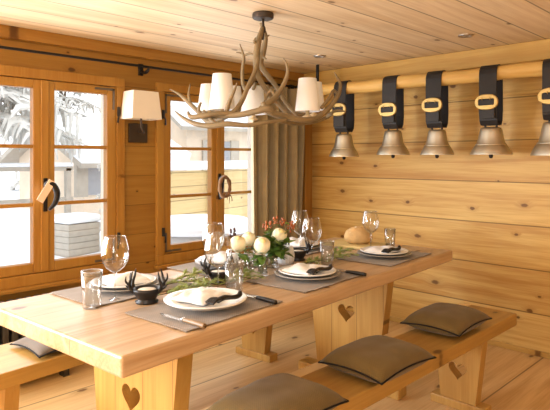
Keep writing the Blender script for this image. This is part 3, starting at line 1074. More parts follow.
def placemat(cx, cy, rot, label, hx=0.165, hy=0.24):
    bm = bmesh.new()
    nx, ny = 10, 14
    g_ = [[None] * (ny + 1) for _ in range(nx + 1)]
    r_ = random.Random(label)
    sd = r_.random() * 10
    for i in range(nx + 1):
        for j in range(ny + 1):
            u, v = 2 * i / nx - 1, 2 * j / ny - 1
            e = max(abs(u), abs(v)) ** 6
            g_[i][j] = bm.verts.new((u * hx + 0.003 * mnoise.noise(Vector((v * 5, sd, 0))), v * hy + 0.003 * mnoise.noise(Vector((u * 5, sd, 3))),
                                     0.003 + e * 0.0025 * (1 + mnoise.noise(Vector((u * 4, v * 4, sd))))))
    for i in range(nx):
        for j in range(ny):
            bm.faces.new((g_[i][j], g_[i + 1][j], g_[i + 1][j + 1], g_[i][j + 1]))
    r = bmesh.ops.extrude_face_region(bm, geom=bm.faces[:])
    for v in [q for q in r['geom'] if isinstance(q, bmesh.types.BMVert)]:
        v.co.z -= 0.003
    o = obj('placemat', bm, M['mat'], None, loc=(cx, cy, Z0), rot=(0, 0, rot))
    return tag(o, label, 'placemat', 'taupe placemats on the table')


SET = [  # x, y, rotation, words
    ('nearest setting of the cushioned-bench side', -1.60, 1.265, TA),
    ('middle setting of the cushioned-bench side', -1.665, 1.905, TA),
    ('far setting of the cushioned-bench side', -1.72, 2.615, TA),
    ('nearest setting of the window side', -2.075, 1.205, TA),
    ('middle setting of the window side', -2.165, 1.83, TA),
    ('far setting of the window side', -2.235, 2.46, TA),
]
for wd, x, y, r_ in SET:
    placemat(x, y, r_, 'taupe fabric placemat under the ' + wd)


# ------------------------------------------------------------------ plates, napkins
def plate_bm(r, h, rim):
    return lathe(bmesh.new(), [(0, 0.0), (r * 0.55, 0.0), (r * 0.62, 0.003), (r * 0.86, h * 0.7), (r, h), (r, h + 0.004), (r * 0.97, h + 0.005), (r * 0.84, h * 0.72 + 0.004), (r * 0.62, 0.008), (0, 0.007)], 48)


zp = Z0 + 0.0072
ch0 = pl0 = None
for i, (wd, x, y, r_) in enumerate(SET):
    px_, py_ = x - 0.005, y + 0.0
    lab = ('grey stoneware charger plate at the ' + wd)
    o = obj('charger_plate', plate_bm(0.130 if i == 0 else 0.150, 0.016, 0), M['plate_grey'], None, smooth=True, loc=(px_, py_, zp))
    tag(o, lab, 'plate', 'grey charger plates')
    o = obj('dinner_plate', plate_bm(0.152 if i == 0 else 0.132, 0.018, 0), M['plate_white'], None, smooth=True, loc=(px_, py_, zp + 0.0095))
    tag(o, 'white dinner plate at the ' + wd, 'plate', 'white dinner plates')


def napkin(cx, cy, z, rot, hx, hy, h, label, seed):
    bm = bmesh.new()
    n = 20
    gt, gb = [], []
    for i in range(n + 1):
        a, b2 = [], []
        for j in range(n + 1):
            u, v = 2 * i / n - 1, 2 * j / n - 1
            f = (1 - abs(u) ** 3) * (1 - abs(v) ** 3)
            rd_ = abs(math.sin(2.2 * u + 1.6 * v + seed)) * 0.4 + 0.6
            ww = 1 + 0.10 * mnoise.noise(Vector((u * 1.6, v * 1.6, seed * 3.1)))
            zz = 0.004 + h * (f ** 0.6) * rd_ + 0.004 * mnoise.noise(Vector((u * 4, v * 4, seed)))
            a.append(bm.verts.new((u * hx * ww, v * hy * ww, max(zz, 0.003))))
            b2.append(bm.verts.new((u * hx * ww, v * hy * ww, 0.0)))
        gt.append(a)
        gb.append(b2)
    for i in range(n):
        for j in range(n):
            bm.faces.new((gt[i][j], gt[i + 1][j], gt[i + 1][j + 1], gt[i][j + 1]))
            bm.faces.new((gb[i][j], gb[i][j + 1], gb[i + 1][j + 1], gb[i + 1][j]))
    for i in range(n):
        bm.faces.new((gt[i][0], gb[i][0], gb[i + 1][0], gt[i + 1][0]))
        bm.faces.new((gt[i][n], gt[i + 1][n], gb[i + 1][n], gb[i][n]))
        bm.faces.new((gt[0][i], gt[0][i + 1], gb[0][i + 1], gb[0][i]))
        bm.faces.new((gt[n][i], gb[n][i], gb[n][i + 1], gt[n][i + 1]))
    o = obj('napkin', bm, M['napkin'], None, smooth=True, loc=(cx, cy, z), rot=(0, 0, rot))
    return tag(o, label, 'napkin', 'white linen napkins on the plates')


def clasp(cx, cy, z, rot, label):
    """carved black clasp: fluted fan at one end, neck, knob at the other"""
    t = thing('napkin_clasp', label, 'napkin holder', (cx, cy, z), rot, 'black napkin clasps')
    bm = bmesh.new()
    tube(bm, [(-0.03, 0, 0.010), (0.0, 0, 0.016), (0.03, 0, 0.012), (0.06, 0, 0.010), (0.076, 0.004, 0.016), (0.076, 0.006, 0.026)], [0.010, 0.010, 0.008, 0.009, 0.010, 0.006], 9)
    obj('neck', bm, M['black_ceramic'], t, smooth=True)
    bm = bmesh.new()
    for k in range(5):
        yk = (k - 2) * 0.008
        tube(bm, [(-0.025, yk * 0.6, 0.015), (-0.045, yk, 0.017), (-0.066, yk * 1.25, 0.007)], [0.006, 0.0055, 0.004], 7)
    obj('fluted_end', bm, M['black_ceramic'], t, smooth=True)
    return t


zn = zp + 0.0095 + 0.0125
for i, (wd, x, y, r_) in enumerate(SET):
    h = (0.026, 0.026, 0.024, 0.034, 0.034, 0.040)[i]
    off = (-0.035, -0.025, -0.015, 0, 0, 0)[i]
    napkin(x - 0.005 + off, y + 0.005, zn, TA + (0.2, 0.1, 0.0, -0.2, 0.3, 0.1)[i], 0.075, 0.085, h, 'folded white linen napkin on the plate of the ' + wd, 1.3 + i)
CR = R(88)
clasp(-1.512, 1.275, zn + 0.006, CR, 'black carved napkin clasp on the plate of the ' + SET[0][0])
clasp(-1.595, 1.905, zn + 0.006, CR, 'black carved napkin clasp on the plate of the ' + SET[1][0])
clasp(-1.665, 2.60, zn + 0.006, CR, 'black carved napkin clasp on the plate of the ' + SET[2][0])


# ------------------------------------------------------------------ cutlery
def knife(cx, cy, rot, label, hm):
    t = thing('knife', label, 'knife', (cx, cy, Z0 + 0.0075), rot, 'table knives')
    bm = tube(bmesh.new(), [(0.0, 0, 0.008), (0.05, 0, 0.009), (0.10, 0, 0.008), (0.105, 0, 0.008)], [0.007, 0.009, 0.009, 0.006], 9)
    obj('handle', bm, M[hm], t, smooth=True)
    bm = bmesh.new()
    box(bm, -0.006, 0.004, -0.008, 0.008, 0.002, 0.014)
    obj('bolster', bm, M['silver'], t, bevel=0.002)
    bm = slab_xz([(-0.006, -0.008), (-0.10, -0.010), (-0.125, 0.000), (-0.10, 0.008), (-0.006, 0.007)], [], 0.0, 0.002)
    for v in bm.verts:
        v.co = (v.co.x, v.co.z, v.co.y + 0.005)
    obj('blade', bm, M['silver'], t)
    return t


knife(-1.495, 1.085, R(4), 'steel knife with a tan horn handle left of the ' + SET[0][0], 'horn')
knife(-1.535, 1.455, R(0), 'steel knife with a black handle right of the ' + SET[0][0], 'black_ceramic')
knife(-1.585, 2.085, R(3), 'steel knife with a black handle right of the ' + SET[1][0], 'black_ceramic')


# ------------------------------------------------------------------ glasses
def wine_glass(x, y, H_, W_, label):
    t = thing('wine_glass', label, 'glass', (x, y, Z0), 0, 'large stemmed wine glasses')
    r = W_ / 2
    zb = H_ * 0.44
    hb = H_ - zb
    prof = [(0.004, 0.0), (r * 0.30, hb * 0.04), (r * 0.68, hb * 0.15), (r * 0.93, hb * 0.32), (r, hb * 0.46), (r * 0.96, hb * 0.68), (r * 0.84, hb * 0.88), (r * 0.74, hb)]
    bm = bmesh.new()
    lathe(bm, prof, 32, center=(0, 0, zb))
    obj('bowl', bm, M['glass'], t, smooth=True)
    bm = tube(bmesh.new(), [(r * 0.74 * math.cos(2 * PI * k / 32), r * 0.74 * math.sin(2 * PI * k / 32), H_) for k in range(32)], 0.0016, 6, closed=True)
    obj('rim', bm, M['glass'], t, smooth=True)
    bm = lathe(bmesh.new(), [(0.0065, 0.004), (0.0042, 0.015), (0.0036, zb * 0.5), (0.0042, zb * 0.9), (0.008, zb + 0.002)], 12)
    obj('stem', bm, M['glass'], t, smooth=True)
    bm = lathe(bmesh.new(), [(0, 0.0), (r * 0.80, 0.0), (r * 0.80, 0.0015), (r * 0.35, 0.004), (0.006, 0.008), (0, 0.008)], 32)
    obj('foot', bm, M['glass'], t, smooth=True)
    return t


wine_glass(-1.934, 1.083, 0.245, 0.104, 'large wine glass at the near end of the table before the first window')
wine_glass(-1.725, 1.423, 0.245, 0.112, 'large wine glass standing before the black antler candle holder, left of the flowers')
wine_glass(-2.00, 1.62, 0.245, 0.104, 'large wine glass just behind another, left of the flowers')
wine_glass(-2.124, 2.359, 0.245, 0.100, 'taller-looking rear wine glass of the pair right of the flowers')
wine_glass(-1.876, 2.176, 0.235, 0.102, 'front wine glass of the pair right of the flowers')
wine_glass(-1.885, 2.715, 0.235, 0.098, 'wine glass in front of the bread loaf at the far end')


def tumbler(x, y, H_, W_, label):
    t = thing('water_tumbler', label, 'glass', (x, y, Z0 + 0.0), 0, 'straight water tumblers')
    r = W_ / 2
    bm = bmesh.new()
    lathe(bm, [(0, 0.002), (r * 0.80, 0.0), (r * 0.86, 0.004), (r * 0.92, H_ * 0.5), (r, H_), (r - 0.0025, H_), (r * 0.90 - 0.003, H_ * 0.5), (r * 0.82 - 0.003, 0.014), (0, 0.012)], 28)
    obj('tumbler_body', bm, M['glass'], t, smooth=True)
    bm = tube(bmesh.new(), [(r * math.cos(2 * PI * k / 28), r * math.sin(2 * PI * k / 28), H_) for k in range(28)], 0.0014, 6, closed=True)
    obj('rim', bm, M['glass'], t, smooth=True)
    return t


tumbler(-1.900, 0.970, 0.135, 0.076, 'clear tumbler at the near end beside the first wine glass')
tumbler(-1.686, 1.475, 0.130, 0.078, 'clear tumbler between the front plate and the bud vases')
tumbler(-1.765, 2.165, 0.130, 0.072, 'clear tumbler in front of the pair of wine glasses by the middle setting')
tumbler(-1.835, 2.845, 0.125, 0.068, 'clear tumbler at the far end beside the bread')


# ------------------------------------------------------------------ antler candle holders
def antler_candle(x, y, rot, label, sc_=1.0):
    t = thing('candle_holder', label, 'candle holder', (x, y, Z0), rot, 'black antler candle holders')
    t.scale = (sc_,) * 3
    bm = lathe(bmesh.new(), [(0, 0), (0.042, 0), (0.044, 0.006), (0.034, 0.012), (0.040, 0.022), (0.052, 0.045), (0.052, 0.055), (0.046, 0.055), (0.036, 0.028), (0, 0.024)], 28)
    obj('bowl', bm, M['black_ceramic'], t, smooth=True)
    bm = lathe(bmesh.new(), [(0, 0.025), (0.030, 0.026), (0.036, 0.044), (0.034, 0.050), (0, 0.049)], 20)
    obj('candle', bm, M['wax'], t, smooth=True)
    for s in (-1, 1):
        for q in (-1, 1):
            bm = bmesh.new()
            tube(bm, [(s * 0.046, q * 0.016, 0.040), (s * 0.060, q * 0.022, 0.065), (s * 0.054, q * 0.030, 0.095), (s * 0.048, q * 0.026, 0.122)], [0.008, 0.007, 0.005, 0.002], 7)
            tube(bm, [(s * 0.059, q * 0.022, 0.068), (s * 0.072, q * 0.030, 0.085), (s * 0.070, q * 0.034, 0.105)], [0.006, 0.004, 0.0015], 6)
            tube(bm, [(s * 0.052, q * 0.019, 0.052), (s * 0.066, q * 0.012, 0.056), (s * 0.078, q * 0.010, 0.066)], [0.006, 0.004, 0.0015], 6)
            obj('antler', bm, M['black_ceramic'], t, smooth=True)
    return t


antler_candle(-1.825, 1.155, CA, 'black bowl candle holder with antler prongs beside the near place settings')
antler_candle(-1.885, 1.560, CA + 0.5, 'black antler candle holder behind the two wine glasses left of the flowers')
antler_candle(-2.000, 2.200, CA + 0.2, 'black antler candle holder beside the white ribbed jar right of the flowers')

# white ribbed jar
rj = thing('ribbed_jar', 'white ribbed ceramic jar right of the flowers', 'jar', (-1.97, 2.075, Z0))
bm = lathe(bmesh.new(), [(0, 0), (0.034, 0), (0.044, 0.02), (0.046, 0.05), (0.040, 0.082), (0.034, 0.092), (0.030, 0.090), (0.036, 0.06), (0.034, 0.02), (0, 0.012)], 60,
           fn=lambda a, z: 1 + 0.045 * math.cos(15 * a))
obj('jar_body', bm, M['plate_white'], rj, smooth=True)
bm = tube(bmesh.new(), [(0.034 * math.cos(2 * PI * k / 30), 0.034 * math.sin(2 * PI * k / 30), 0.092) for k in range(30)], 0.003, 6, closed=True)
obj('rim', bm, M['plate_white'], rj, smooth=True)


# ------------------------------------------------------------------ vases and flowers
def vase(x, y, H_, r, label):
    t = thing('bud_vase', label, 'vase', (x, y, Z0), 0, 'clear glass flower vases')
    bm = bmesh.new()
    lathe(bm, [(0, 0.002), (r * 0.9, 0.0), (r, 0.006), (r * 0.92, H_ * 0.5), (r * 1.05, H_), (r * 1.05 - 0.002, H_), (r * 0.92 - 0.003, H_ * 0.5), (r - 0.003, 0.014), (0, 0.012)], 24)
    obj('vase_body', bm, M['glass'], t, smooth=True)
    bm = tube(bmesh.new(), [(r * 1.05 * math.cos(2 * PI * k / 24), r * 1.05 * math.sin(2 * PI * k / 24), H_) for k in range(24)], 0.0015, 6, closed=True)
    obj('rim', bm, M['glass'], t, smooth=True)
    return t


vase(-1.925, 1.745, 0.085, 0.026, 'slim glass vase under the leftmost cream flower')
vase(-1.845, 1.790, 0.085, 0.024, 'slim glass vase under the middle cream flower')
vase(-1.960, 1.965, 0.095, 0.034, 'glass vase holding the greenery and the rightmost cream flower')
vase(-1.985, 1.835, 0.085, 0.025, 'slim glass vase under the rear cream flower, behind the other vases')


def petal(bm, ang, tilt, r, wdt, ln, z, cup):
    """one cupped petal"""
    n = 5
    rows = []
    m = Matrix.Rotation(ang, 4, 'Z')
    for i in range(n + 1):
        t = i / n
        row = []
        for j in range(n + 1):
            s = 2 * j / n - 1
            wv = wdt * math.sin(PI * (0.18 + 0.72 * t)) * s
            el = tilt + cup * t
            rr = r + ln * t * math.cos(el)
            zz = z + ln * t * math.sin(el) - 0.25 * abs(s) ** 2 * 0.0
            p = Vector((rr - abs(s) ** 2 * wdt * 0.35, wv, zz))
            row.append(bm.verts.new(m @ p))
        rows.append(row)
    for i in range(n):
        for j in range(n):
            bm.faces.new((rows[i][j], rows[i + 1][j], rows[i + 1][j + 1], rows[i][j + 1]))


def leaf(bm, base, direc, ln, wd, droop=0.3, twist=0.0):
    d = Vector(direc).normalized()
    side = d.cross(Vector((0, 0, 1)))
    side = side.normalized() if side.length > 1e-4 else Vector((1, 0, 0))
    up = side.cross(d)
    side = (side * math.cos(twist) + up * math.sin(twist))
    pr = None
    n = 5
    for i in range(n + 1):
        t = i / n
        c = Vector(base) + d * ln * t - Vector((0, 0, 1)) * droop * ln * t * t
        hw = wd * math.sin(PI * min(0.98, 0.05 + t * 0.95)) * 0.5 + 0.0004
        row = [bm.verts.new(c - side * hw), bm.verts.new(c - Vector((0, 0, 0.12 * hw))), bm.verts.new(c + side * hw)]
        if pr:
            for k in range(2):
                bm.faces.new((pr[k], pr[k + 1], row[k + 1], row[k]))
        pr = row


def flower(vx, vy, hx, hy, hz, r, label, seed, tiltxy=(0, 0)):
    """stem stands in the vase at (vx, vy), head centre at (hx, hy, hz)"""
    t = thing('ranunculus_flower', label, 'flower', (vx, vy, Z0 + 0.014), 0, 'cream flowers on the table')
    rg = random.Random(seed)
    H_ = Vector((hx - vx, hy - vy, hz - Z0 - 0.014))
    bm = tube(bmesh.new(), [(0, 0, 0), (H_.x * 0.2, H_.y * 0.2, H_.z * 0.5), (H_.x * 0.9, H_.y * 0.9, H_.z - r * 0.75)], [0.0022, 0.002, 0.0025], 7)
    obj('stem', bm, M['stem'], t, smooth=True)
    # rounded many-petalled head
    mm = Matrix.Translation(H_) @ Matrix.Rotation(tiltxy[0], 4, 'X') @ Matrix.Rotation(tiltxy[1], 4, 'Y')
    bm = bmesh.new()
    layers = [(9, 0.10, -0.35, 1.75, 0.0), (9, 0.12, 0.15, 1.35, 0.0), (8, 0.12, 0.55, 1.15, 0.04), (7, 0.10, 0.85, 1.0, 0.10), (6, 0.06, 1.1, 0.9, 0.16), (5, 0.03, 1.3, 0.8, 0.2)]
    for li, (cnt, r0, tl, cup, zz) in enumerate(layers):
        for k in range(cnt):
            petal(bm, 2 * PI * k / cnt + li * 0.4 + rg.uniform(-0.1, 0.1), tl + rg.uniform(-0.08, 0.08), r * r0, r * (0.62 - 0.05 * li), r * (1.22 - 0.09 * li), -r * 0.55 + r * zz, cup)
    # inner body fills the gaps between petals
    lathe(bm, [(0, -r * 0.62), (r * 0.45, -r * 0.5), (r * 0.72, -r * 0.1), (r * 0.68, r * 0.3), (r * 0.4, r * 0.52), (0, r * 0.58)], 18)
    bm.transform(mm)
    obj('bloom', bm, M['petal'], t, smooth=True)
    bm = lathe(bmesh.new(), [(0, r * 0.45), (r * 0.30, r * 0.50), (r * 0.24, r * 0.66), (r * 0.1, r * 0.72), (0, r * 0.72)], 14)
    bm.transform(mm)
    obj('flower_heart', bm, M['petal_core'], t, smooth=True)
    bm = bmesh.new()
    for k in range(4):
        a = rg.uniform(0, 2 * PI)
        leaf(bm, (H_.x * 0.85, H_.y * 0.85, H_.z - r * 0.95), (math.cos(a), math.sin(a), 0.2), r * 1.3, r * 0.7, 0.6)
    obj('leaf', bm, M['leaf'], t, smooth=True)
    return t


flower(-1.925, 1.745, -1.940, 1.720, 0.900, 0.053, 'leftmost cream round flower of the centrepiece', 1, (R(25), R(25)))
flower(-1.845, 1.790, -1.855, 1.795, 0.892, 0.054, 'cream round flower in the middle, lowest of the group', 2, (R(30), R(35)))
flower(-1.960, 1.965, -1.960, 2.020, 0.905, 0.054, 'rightmost cream round flower among the orange berries', 3, (R(20), R(40)))
flower(-1.985, 1.835, -1.990, 1.835, 0.905, 0.048, 'cream round flower behind the leftmost and middle ones', 4, (R(20), R(15)))


# leafy greenery and berries in the third vase
def greenery(vx, vy, name, label, cat, tips, seed, leafy, berries, ln=0.05, group=None):
    t = thing(name, label, cat, (vx, vy, Z0 + 0.016), 0, group)
    rg = random.Random(seed)
    sb, lb, bb = bmesh.new(), bmesh.new(), bmesh.new()
    for (dx, dy, dz) in tips:
        tip = Vector((dx, dy, dz))
        tube(sb, [(rg.uniform(-0.006, 0.006), rg.uniform(-0.006, 0.006), 0.0), (dx * 0.25, dy * 0.25, dz * 0.55), tip], [0.002, 0.0017, 0.001], 5, n=4)
        for k in range(leafy):
            f = rg.uniform(0.45, 1.0)
            b_ = Vector((dx * (f ** 1.5), dy * (f ** 1.5), dz * f))
            a = rg.uniform(0, 2 * PI)
            leaf(lb, b_, (math.cos(a), math.sin(a), rg.uniform(-0.2, 0.9)), ln * rg.uniform(0.7, 1.2), ln * 0.45, rg.uniform(0, 0.6), rg.uniform(-0.5, 0.5))
        for k in range(berries):
            a = rg.uniform(0, 2 * PI)
            c = tip + Vector((0.012 * math.cos(a), 0.012 * math.sin(a), rg.uniform(-0.03, 0.012)))
            lathe(bb, [(0, -0.008), (0.0048, -0.005), (0.0056, 0.0), (0.004, 0.006), (0, 0.009)], 8, center=c)
    obj('stem', sb, M['stem'], t, smooth=True)
    if leafy:
        obj('leaf', lb, M['leaf'], t, smooth=True)
    else:
        lb.free()
    if berries:
        obj('berry', bb, M['berry'] if cat == 'berries' else M['bud'], t, smooth=True)
    else:
        bb.free()
    return t


greenery(-1.960, 1.965, 'leafy_branch', 'bunch of green leaves rising in the vase between the cream flowers', 'foliage',
         [(-0.05, 0.05, 0.15), (0.03, -0.02, 0.13), (-0.02, -0.05, 0.14), (0.05, 0.05, 0.12), (0.06, -0.04, 0.08), (0.0, 0.08, 0.15), (0.07, 0.03, 0.07)], 11, 20, 0, 0.062)
greenery(-1.850, 1.785, 'leafy_branch', 'tuft of green leaves hanging below the two left cream flowers', 'foliage',
         [(-0.04, -0.03, 0.10), (0.01, -0.03, 0.09), (-0.03, 0.02, 0.09), (0.03, 0.0, 0.07)], 12, 8, 0, 0.042)
for q, (tips, lab) in enumerate((
        ([(-0.03, 0.01, 0.205), (-0.07, 0.03, 0.195), (0.0, -0.02, 0.20)], 'orange berry sprig leaning left above the cream flowers'),
        ([(-0.04, 0.07, 0.22), (-0.02, 0.10, 0.205)], 'tallest orange berry sprig above the rightmost cream flower'),
        ([(0.01, 0.12, 0.195), (0.0, 0.15, 0.18)], 'orange berry sprig leaning right toward the wine glasses'))):
    greenery(-1.968 + 0.008 * q, 1.968 - 0.004 * q, 'berry_sprig', lab, 'berries', tips, 20 + q, 5, 8, 0.035, 'orange berry sprigs in the vase')
greenery(-1.985, 1.832, 'bud_twig', 'twig of dark buds sticking out left of the cream flowers', 'twig', [(-0.05, -0.07, 0.16), (-0.03, -0.09, 0.15), (-0.06, -0.05, 0.175)], 31, 1, 5, 0.02)


# ------------------------------------------------------------------ fir sprigs
def fir(x, y, rot, ln, label, seed, nn=170):
    t = thing('fir_sprig', label, 'sprig', (x, y, Z0 + 0.004), rot, 'fir sprigs along the table')
    rg = random.Random(seed)
    sb, nb = bmesh.new(), bmesh.new()
    main = [(0, 0, 0.004), (ln * 0.5, 0.012 * rg.uniform(-1, 1), 0.014), (ln, 0.03 * rg.uniform(-1, 1), 0.008)]
    axes = [main]
    for k in range(5):
        f = 0.2 + 0.14 * k
        s = 1 if k % 2 else -1
        b_ = Vector((ln * f, 0, 0.01))
        axes.append([b_, b_ + Vector((ln * 0.16, s * ln * 0.10, 0.012)), b_ + Vector((ln * 0.30, s * ln * 0.22, 0.004))])
    for ax_ in axes:
        tube(sb, ax_, [0.0025, 0.002, 0.001], 5, n=4)
        P, _ = catmull(ax_, [0] * 3, 10)
        for k in range(nn // 6 + 14):
            i = rg.randrange(len(P) - 1)
            p = P[i]
            d = (P[i + 1] - P[i]).normalized()
            a = rg.uniform(0, 2 * PI)
            sd = Vector((0, math.cos(a), abs(math.sin(a)) * 0.8))
            v = (d * 0.8 + sd).normalized() * rg.uniform(0.018, 0.030)
            pp = d.cross(v).normalized() * 0.0019
            q = [nb.verts.new(p - pp), nb.verts.new(p + pp), nb.verts.new(p + v)]
            nb.faces.new(q)
    obj('twig', sb, M['bark'], t, smooth=True)
    obj('needles', nb, M['needle'], t)
    return t


fir(-1.86, 1.22, R(70), 0.20, 'fir sprig beside the near candle holder', 1, 240)
fir(-1.80, 1.34, R(110), 0.18, 'fir sprig lying between the first candle holder and the wine glasses', 2, 220)
fir(-2.02, 1.40, R(100), 0.22, 'fir sprig along the window side left of the wine glasses', 3, 220)
fir(-1.83, 1.52, R(80), 0.18, 'fir sprig around the second candle holder', 4, 200)
fir(-1.86, 2.04, R(85), 0.20, 'fir sprig in front of the white ribbed jar', 5, 200)
fir(-1.82, 2.22, R(98), 0.22, 'fir sprig right of the front wine glass', 6, 240)
fir(-1.93, 2.36, R(95), 0.22, 'fir sprig behind the far plate toward the bread', 7, 200)
fir(-1.915, 1.60, R(75), 0.16, 'fir sprig under the flowers', 8, 180)

fir(-1.98, 1.30, R(75), 0.20, 'fir sprig between the near window-side plate and the first candle holder', 9, 240)
fir(-1.75, 1.22, R(125), 0.14, 'short fir sprig reaching toward the nearest front plate', 10, 200)

# ------------------------------------------------------------------ bread on a board
bb_ = thing('bread_board', 'pale wooden bread board at the far end of the table', 'board', (-2.03, 2.80, Z0), R(10))
obj('board', bbox(-0.20, 0.14, -0.10, 0.14, 0.0, 0.018), M['board'], bb_, bevel=0.005)
br = thing('bread_loaf', 'round crusty bread loaf on the pale board behind the wine glass', 'bread', (-2.05, 2.82, Z0 + 0.0185), R(40))
bm = lathe(bmesh.new(), [(0, 0), (0.055, 0.0), (0.078, 0.02), (0.080, 0.045), (0.068, 0.075), (0.045, 0.094), (0.02, 0.102), (0, 0.104)], 32, sx=1.1, sy=0.85)
for v in bm.verts:
    v.co += v.co.normalized() * 0.004 * mnoise.noise(v.co * 30) if v.co.z > 0.01 else Vector()
obj('crust', bm, M['bread'], br, smooth=True)
for k in range(4):
    bm = bmesh.new()
    xk = -0.045 + 0.03 * k
    hz = lambda yy: 0.1035 * math.sqrt(max(0, 1 - (xk / 0.092) ** 2 - (yy / 0.074) ** 2)) ** 0.8
    tube(bm, [(xk - 0.008, -0.045, hz(-0.045)), (xk, 0, hz(0) - 0.001), (xk + 0.008, 0.045, hz(0.045))], [0.003, 0.008, 0.003], 8, flat=0.4)
    o_ = obj('score', bm, M['flour'], br, smooth=True)
    o_['label'] = 'floury slash across the loaf'

# ------------------------------------------------------------------ outside, seen through the windows
GZ = -0.25
bm = bmesh.new()
n = 40
g_ = [[bm.verts.new((-3.5 - 40 * (i / n) ** 1.6, -6 + 46 * j / n, GZ + (0.10 * mnoise.noise(Vector((i * 0.5, j * 0.7, 2))) + 3.0 * (i / n) ** 3) * min(1, i / 4))) for j in range(n + 1)] for i in range(n + 1)]
for i in range(n):
    for j in range(n):
        bm.faces.new((g_[i][j], g_[i + 1][j], g_[i + 1][j + 1], g_[i][j + 1]))
sg_ = struct(obj('snow_ground', bm, M['snow'], None, smooth=True))

# snow topped crate
cb = thing('snowy_crate', 'grey slatted garden box capped with snow outside the nearer window', 'box', (-8.45, 4.02, GZ), R(10))
cb.scale = (0.8, 0.8, 0.8)
bm = bmesh.new()
for k in range(5):
    box(bm, -0.32, 0.32, -0.36, 0.36, 0.06 + 0.12 * k, 0.174 + 0.12 * k)
obj('slats', bm, M['grey_timber'], cb, bevel=0.006)
bm = bmesh.new()
box(bm, -0.35, 0.35, -0.39, 0.39, 0.665, 0.82)
obj('snow_cap', bm, M['snow'], cb, bevel=0.06, smooth=True)
obj('base', bbox(-0.30, 0.30, -0.34, 0.34, 0, 0.06), M['grey_timber'], cb)

# railing across the snow
rl = thing('garden_railing', 'weathered timber railing with snow on it across the garden', 'railing', (-10.6, 0.6, GZ))
for yk in (0.5, 2.4, 4.3):
    obj('rail_post', bbox(-0.05, 0.05, yk - 0.05, yk + 0.05, 0, 1.35), M['grey_timber'], rl)
obj('top_rail', bbox(-0.05, 0.05, 0.4, 4.4, 1.30, 1.38), M['grey_timber'], rl)
obj('lower_rail', bbox(-0.03, 0.03, 0.4, 4.4, 0.70, 0.78), M['grey_timber'], rl)
obj('snow_cap', bbox(-0.07, 0.07, 0.4, 4.4, 1.38, 1.46), M['snow'], rl, bevel=0.03)

# neighbouring chalets
def chalet(loc, rot, w_, d_, h_, label, s=1.0):
    t = thing('chalet', label, 'house', loc, rot, 'snowy chalets outside')
    bm = bmesh.new()
    box(bm, -w_ / 2, w_ / 2, -d_ / 2, d_ / 2, 0, h_)
    v = [bm.verts.new(p) for p in ((-w_ / 2, -d_ / 2, h_), (w_ / 2, -d_ / 2, h_), (0, -d_ / 2, h_ + w_ * 0.25), (-w_ / 2, d_ / 2, h_), (w_ / 2, d_ / 2, h_), (0, d_ / 2, h_ + w_ * 0.25))]
    bm.faces.new((v[0], v[1], v[2]))
    bm.faces.new((v[4], v[3], v[5]))
    obj('wall', bm, M['chalet'], t)
    for sg in (-1, 1):
        a = math.atan2(w_ * 0.25, w_ / 2)
        Lr = math.hypot(w_ * 0.25, w_ / 2) + 0.5
        mt = Matrix.Translation((0, 0, h_ + w_ * 0.25)) @ Matrix.Rotation(sg * a, 4, 'Y')
        bm = bmesh.new()
        xs = sorted((0, sg * Lr))
        box(bm, xs[0], xs[1], -d_ / 2 - 0.4, d_ / 2 + 0.4, 0.0, 0.12, mtx=mt)
        rf = obj('roof', bm, M['grey_timber'], t)
        bm = bmesh.new()
        box(bm, xs[0], xs[1], -d_ / 2 - 0.4, d_ / 2 + 0.4, 0.12, 0.38, mtx=mt)
        obj('snow_cap', bm, M['snow'], rf)
    for k in range(3):
        bm = bmesh.new()
        y = -d_ / 2 + d_ * (k + 0.5) / 3
        box(bm, w_ / 2 - 0.02, w_ / 2 + 0.05, y - 0.35, y + 0.35, h_ * 0.45, h_ * 0.45 + 0.9)
        wn_ = obj('window', bm, M['dark_window'], t)
        bm = bmesh.new()
        for q in (-1, 1):
            box(bm, w_ / 2 - 0.01, w_ / 2 + 0.09, *sorted((y + q * 0.35, y + q * 0.65)), h_ * 0.45 - 0.03, h_ * 0.45 + 0.93)
        obj('shutter', bm, M['grey_timber'], wn_)
    return t


chalet((-13.5, 6.9, GZ), R(8), 2.8, 2.4, 1.55, 'pale chalet with a snowy roof behind the railing')
chalet((-16.0, 14.0, GZ), R(-10), 6.0, 7.0, 2.6, 'timber chalet with a snowy roof beyond the board fence')

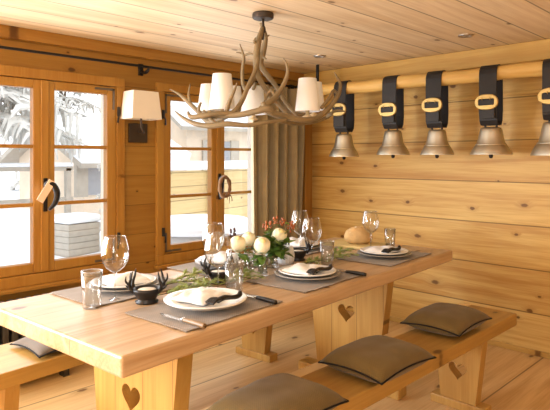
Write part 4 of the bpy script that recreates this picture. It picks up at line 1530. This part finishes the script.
# board fence and tub outside the second window
fn_ = thing('board_fence', 'light timber board fence outside the far window', 'fence', (-6.9, 4.0, GZ), R(14))
obj('boards', bbox(-0.03, 0.03, 0.2, 5.2, 0.05, 1.34), M['fence'], fn_)
for yk in (0.25, 1.9, 3.5, 5.1):
    obj('fence_post', bbox(0.03, 0.12, yk - 0.06, yk + 0.06, 0, 1.36), M['fence'], fn_)
obj('snow_cap', bbox(-0.06, 0.14, 0.2, 5.2, 1.36, 1.50), M['snow'], fn_, bevel=0.04)
tu = thing('garden_tub', 'grey round garden tub capped with snow outside the far window', 'tub', (-5.15, 3.95, GZ))
bm = lathe(bmesh.new(), [(0, 0), (0.54, 0), (0.60, 0.1), (0.62, 0.70), (0.58, 0.72), (0, 0.72)], 40)
obj('shell', bm, M['tub'], tu, smooth=True)
bm = lathe(bmesh.new(), [(0, 0.72), (0.64, 0.72), (0.66, 0.78), (0.58, 0.84), (0, 0.87)], 40)
obj('snow_cap', bm, M['snow'], tu, smooth=True)


def tree(x, y, h, r, label, seed, z0=0.14, tiers=13, nb=30):
    t = thing('fir_tree', label, 'tree', (x, y, GZ), seed * 1.3, 'snow-dusted firs outside')
    rg = random.Random(seed)
    obj('trunk', lathe(bmesh.new(), [(0.16, 0), (0.13, h * 0.4), (0.03, h), (0, h)], 10), M['bark'], t, smooth=True)
    bm = bmesh.new()
    for k in range(tiers):
        z = h * (z0 + (0.98 - z0) * k / tiers)
        rr = r * (1 - k / tiers) ** 0.85 + 0.1
        for q in range(nb):
            a = 2 * PI * q / nb + k * 0.5 + rg.uniform(-0.15, 0.15)
            ln = rr * rg.uniform(0.6, 1.1)
            c, s = math.cos(a), math.sin(a)
            wd = ln * 0.04
            pts = [Vector((0.05 * c, 0.05 * s, z)), Vector((ln * 0.55 * c, ln * 0.55 * s, z - ln * 0.08)), Vector((ln * c, ln * s, z - ln * 0.30))]
            tube(bm, pts, [wd * 0.4, wd, 0.02], 4, n=3, flat=0.6)
            for m_ in range(9):
                f = rg.uniform(0.35, 1.0)
                p = Vector((ln * f * c, ln * f * s, z - ln * 0.28 * f * f))
                sd = rg.choice((-1, 1)) * ln * 0.16
                tube(bm, [p, p + Vector((-s * sd * 0.6, c * sd * 0.6, -0.03)), p + Vector((-s * sd, c * sd, -ln * rg.uniform(0.10, 0.28)))], [wd * 0.5, wd * 0.6, 0.012], 4, n=2)
    obj('boughs', bm, M['fir_tree'], t)
    return t


tree(-10.9, 3.2, 7.5, 1.9, 'big snow-dusted fir at the left of the nearer window', 1, 0.32, 11)
tree(-19.0, 8.6, 8.0, 1.7, 'snow-dusted fir far behind the pale chalet', 2)
tree(-8.4, 4.85, 4.6, 0.42, 'slender fir close beside the porch post', 3, 0.12, 16, 12)
tree(-21.0, 21.0, 8.0, 2.2, 'distant fir beyond the timber chalet', 4)
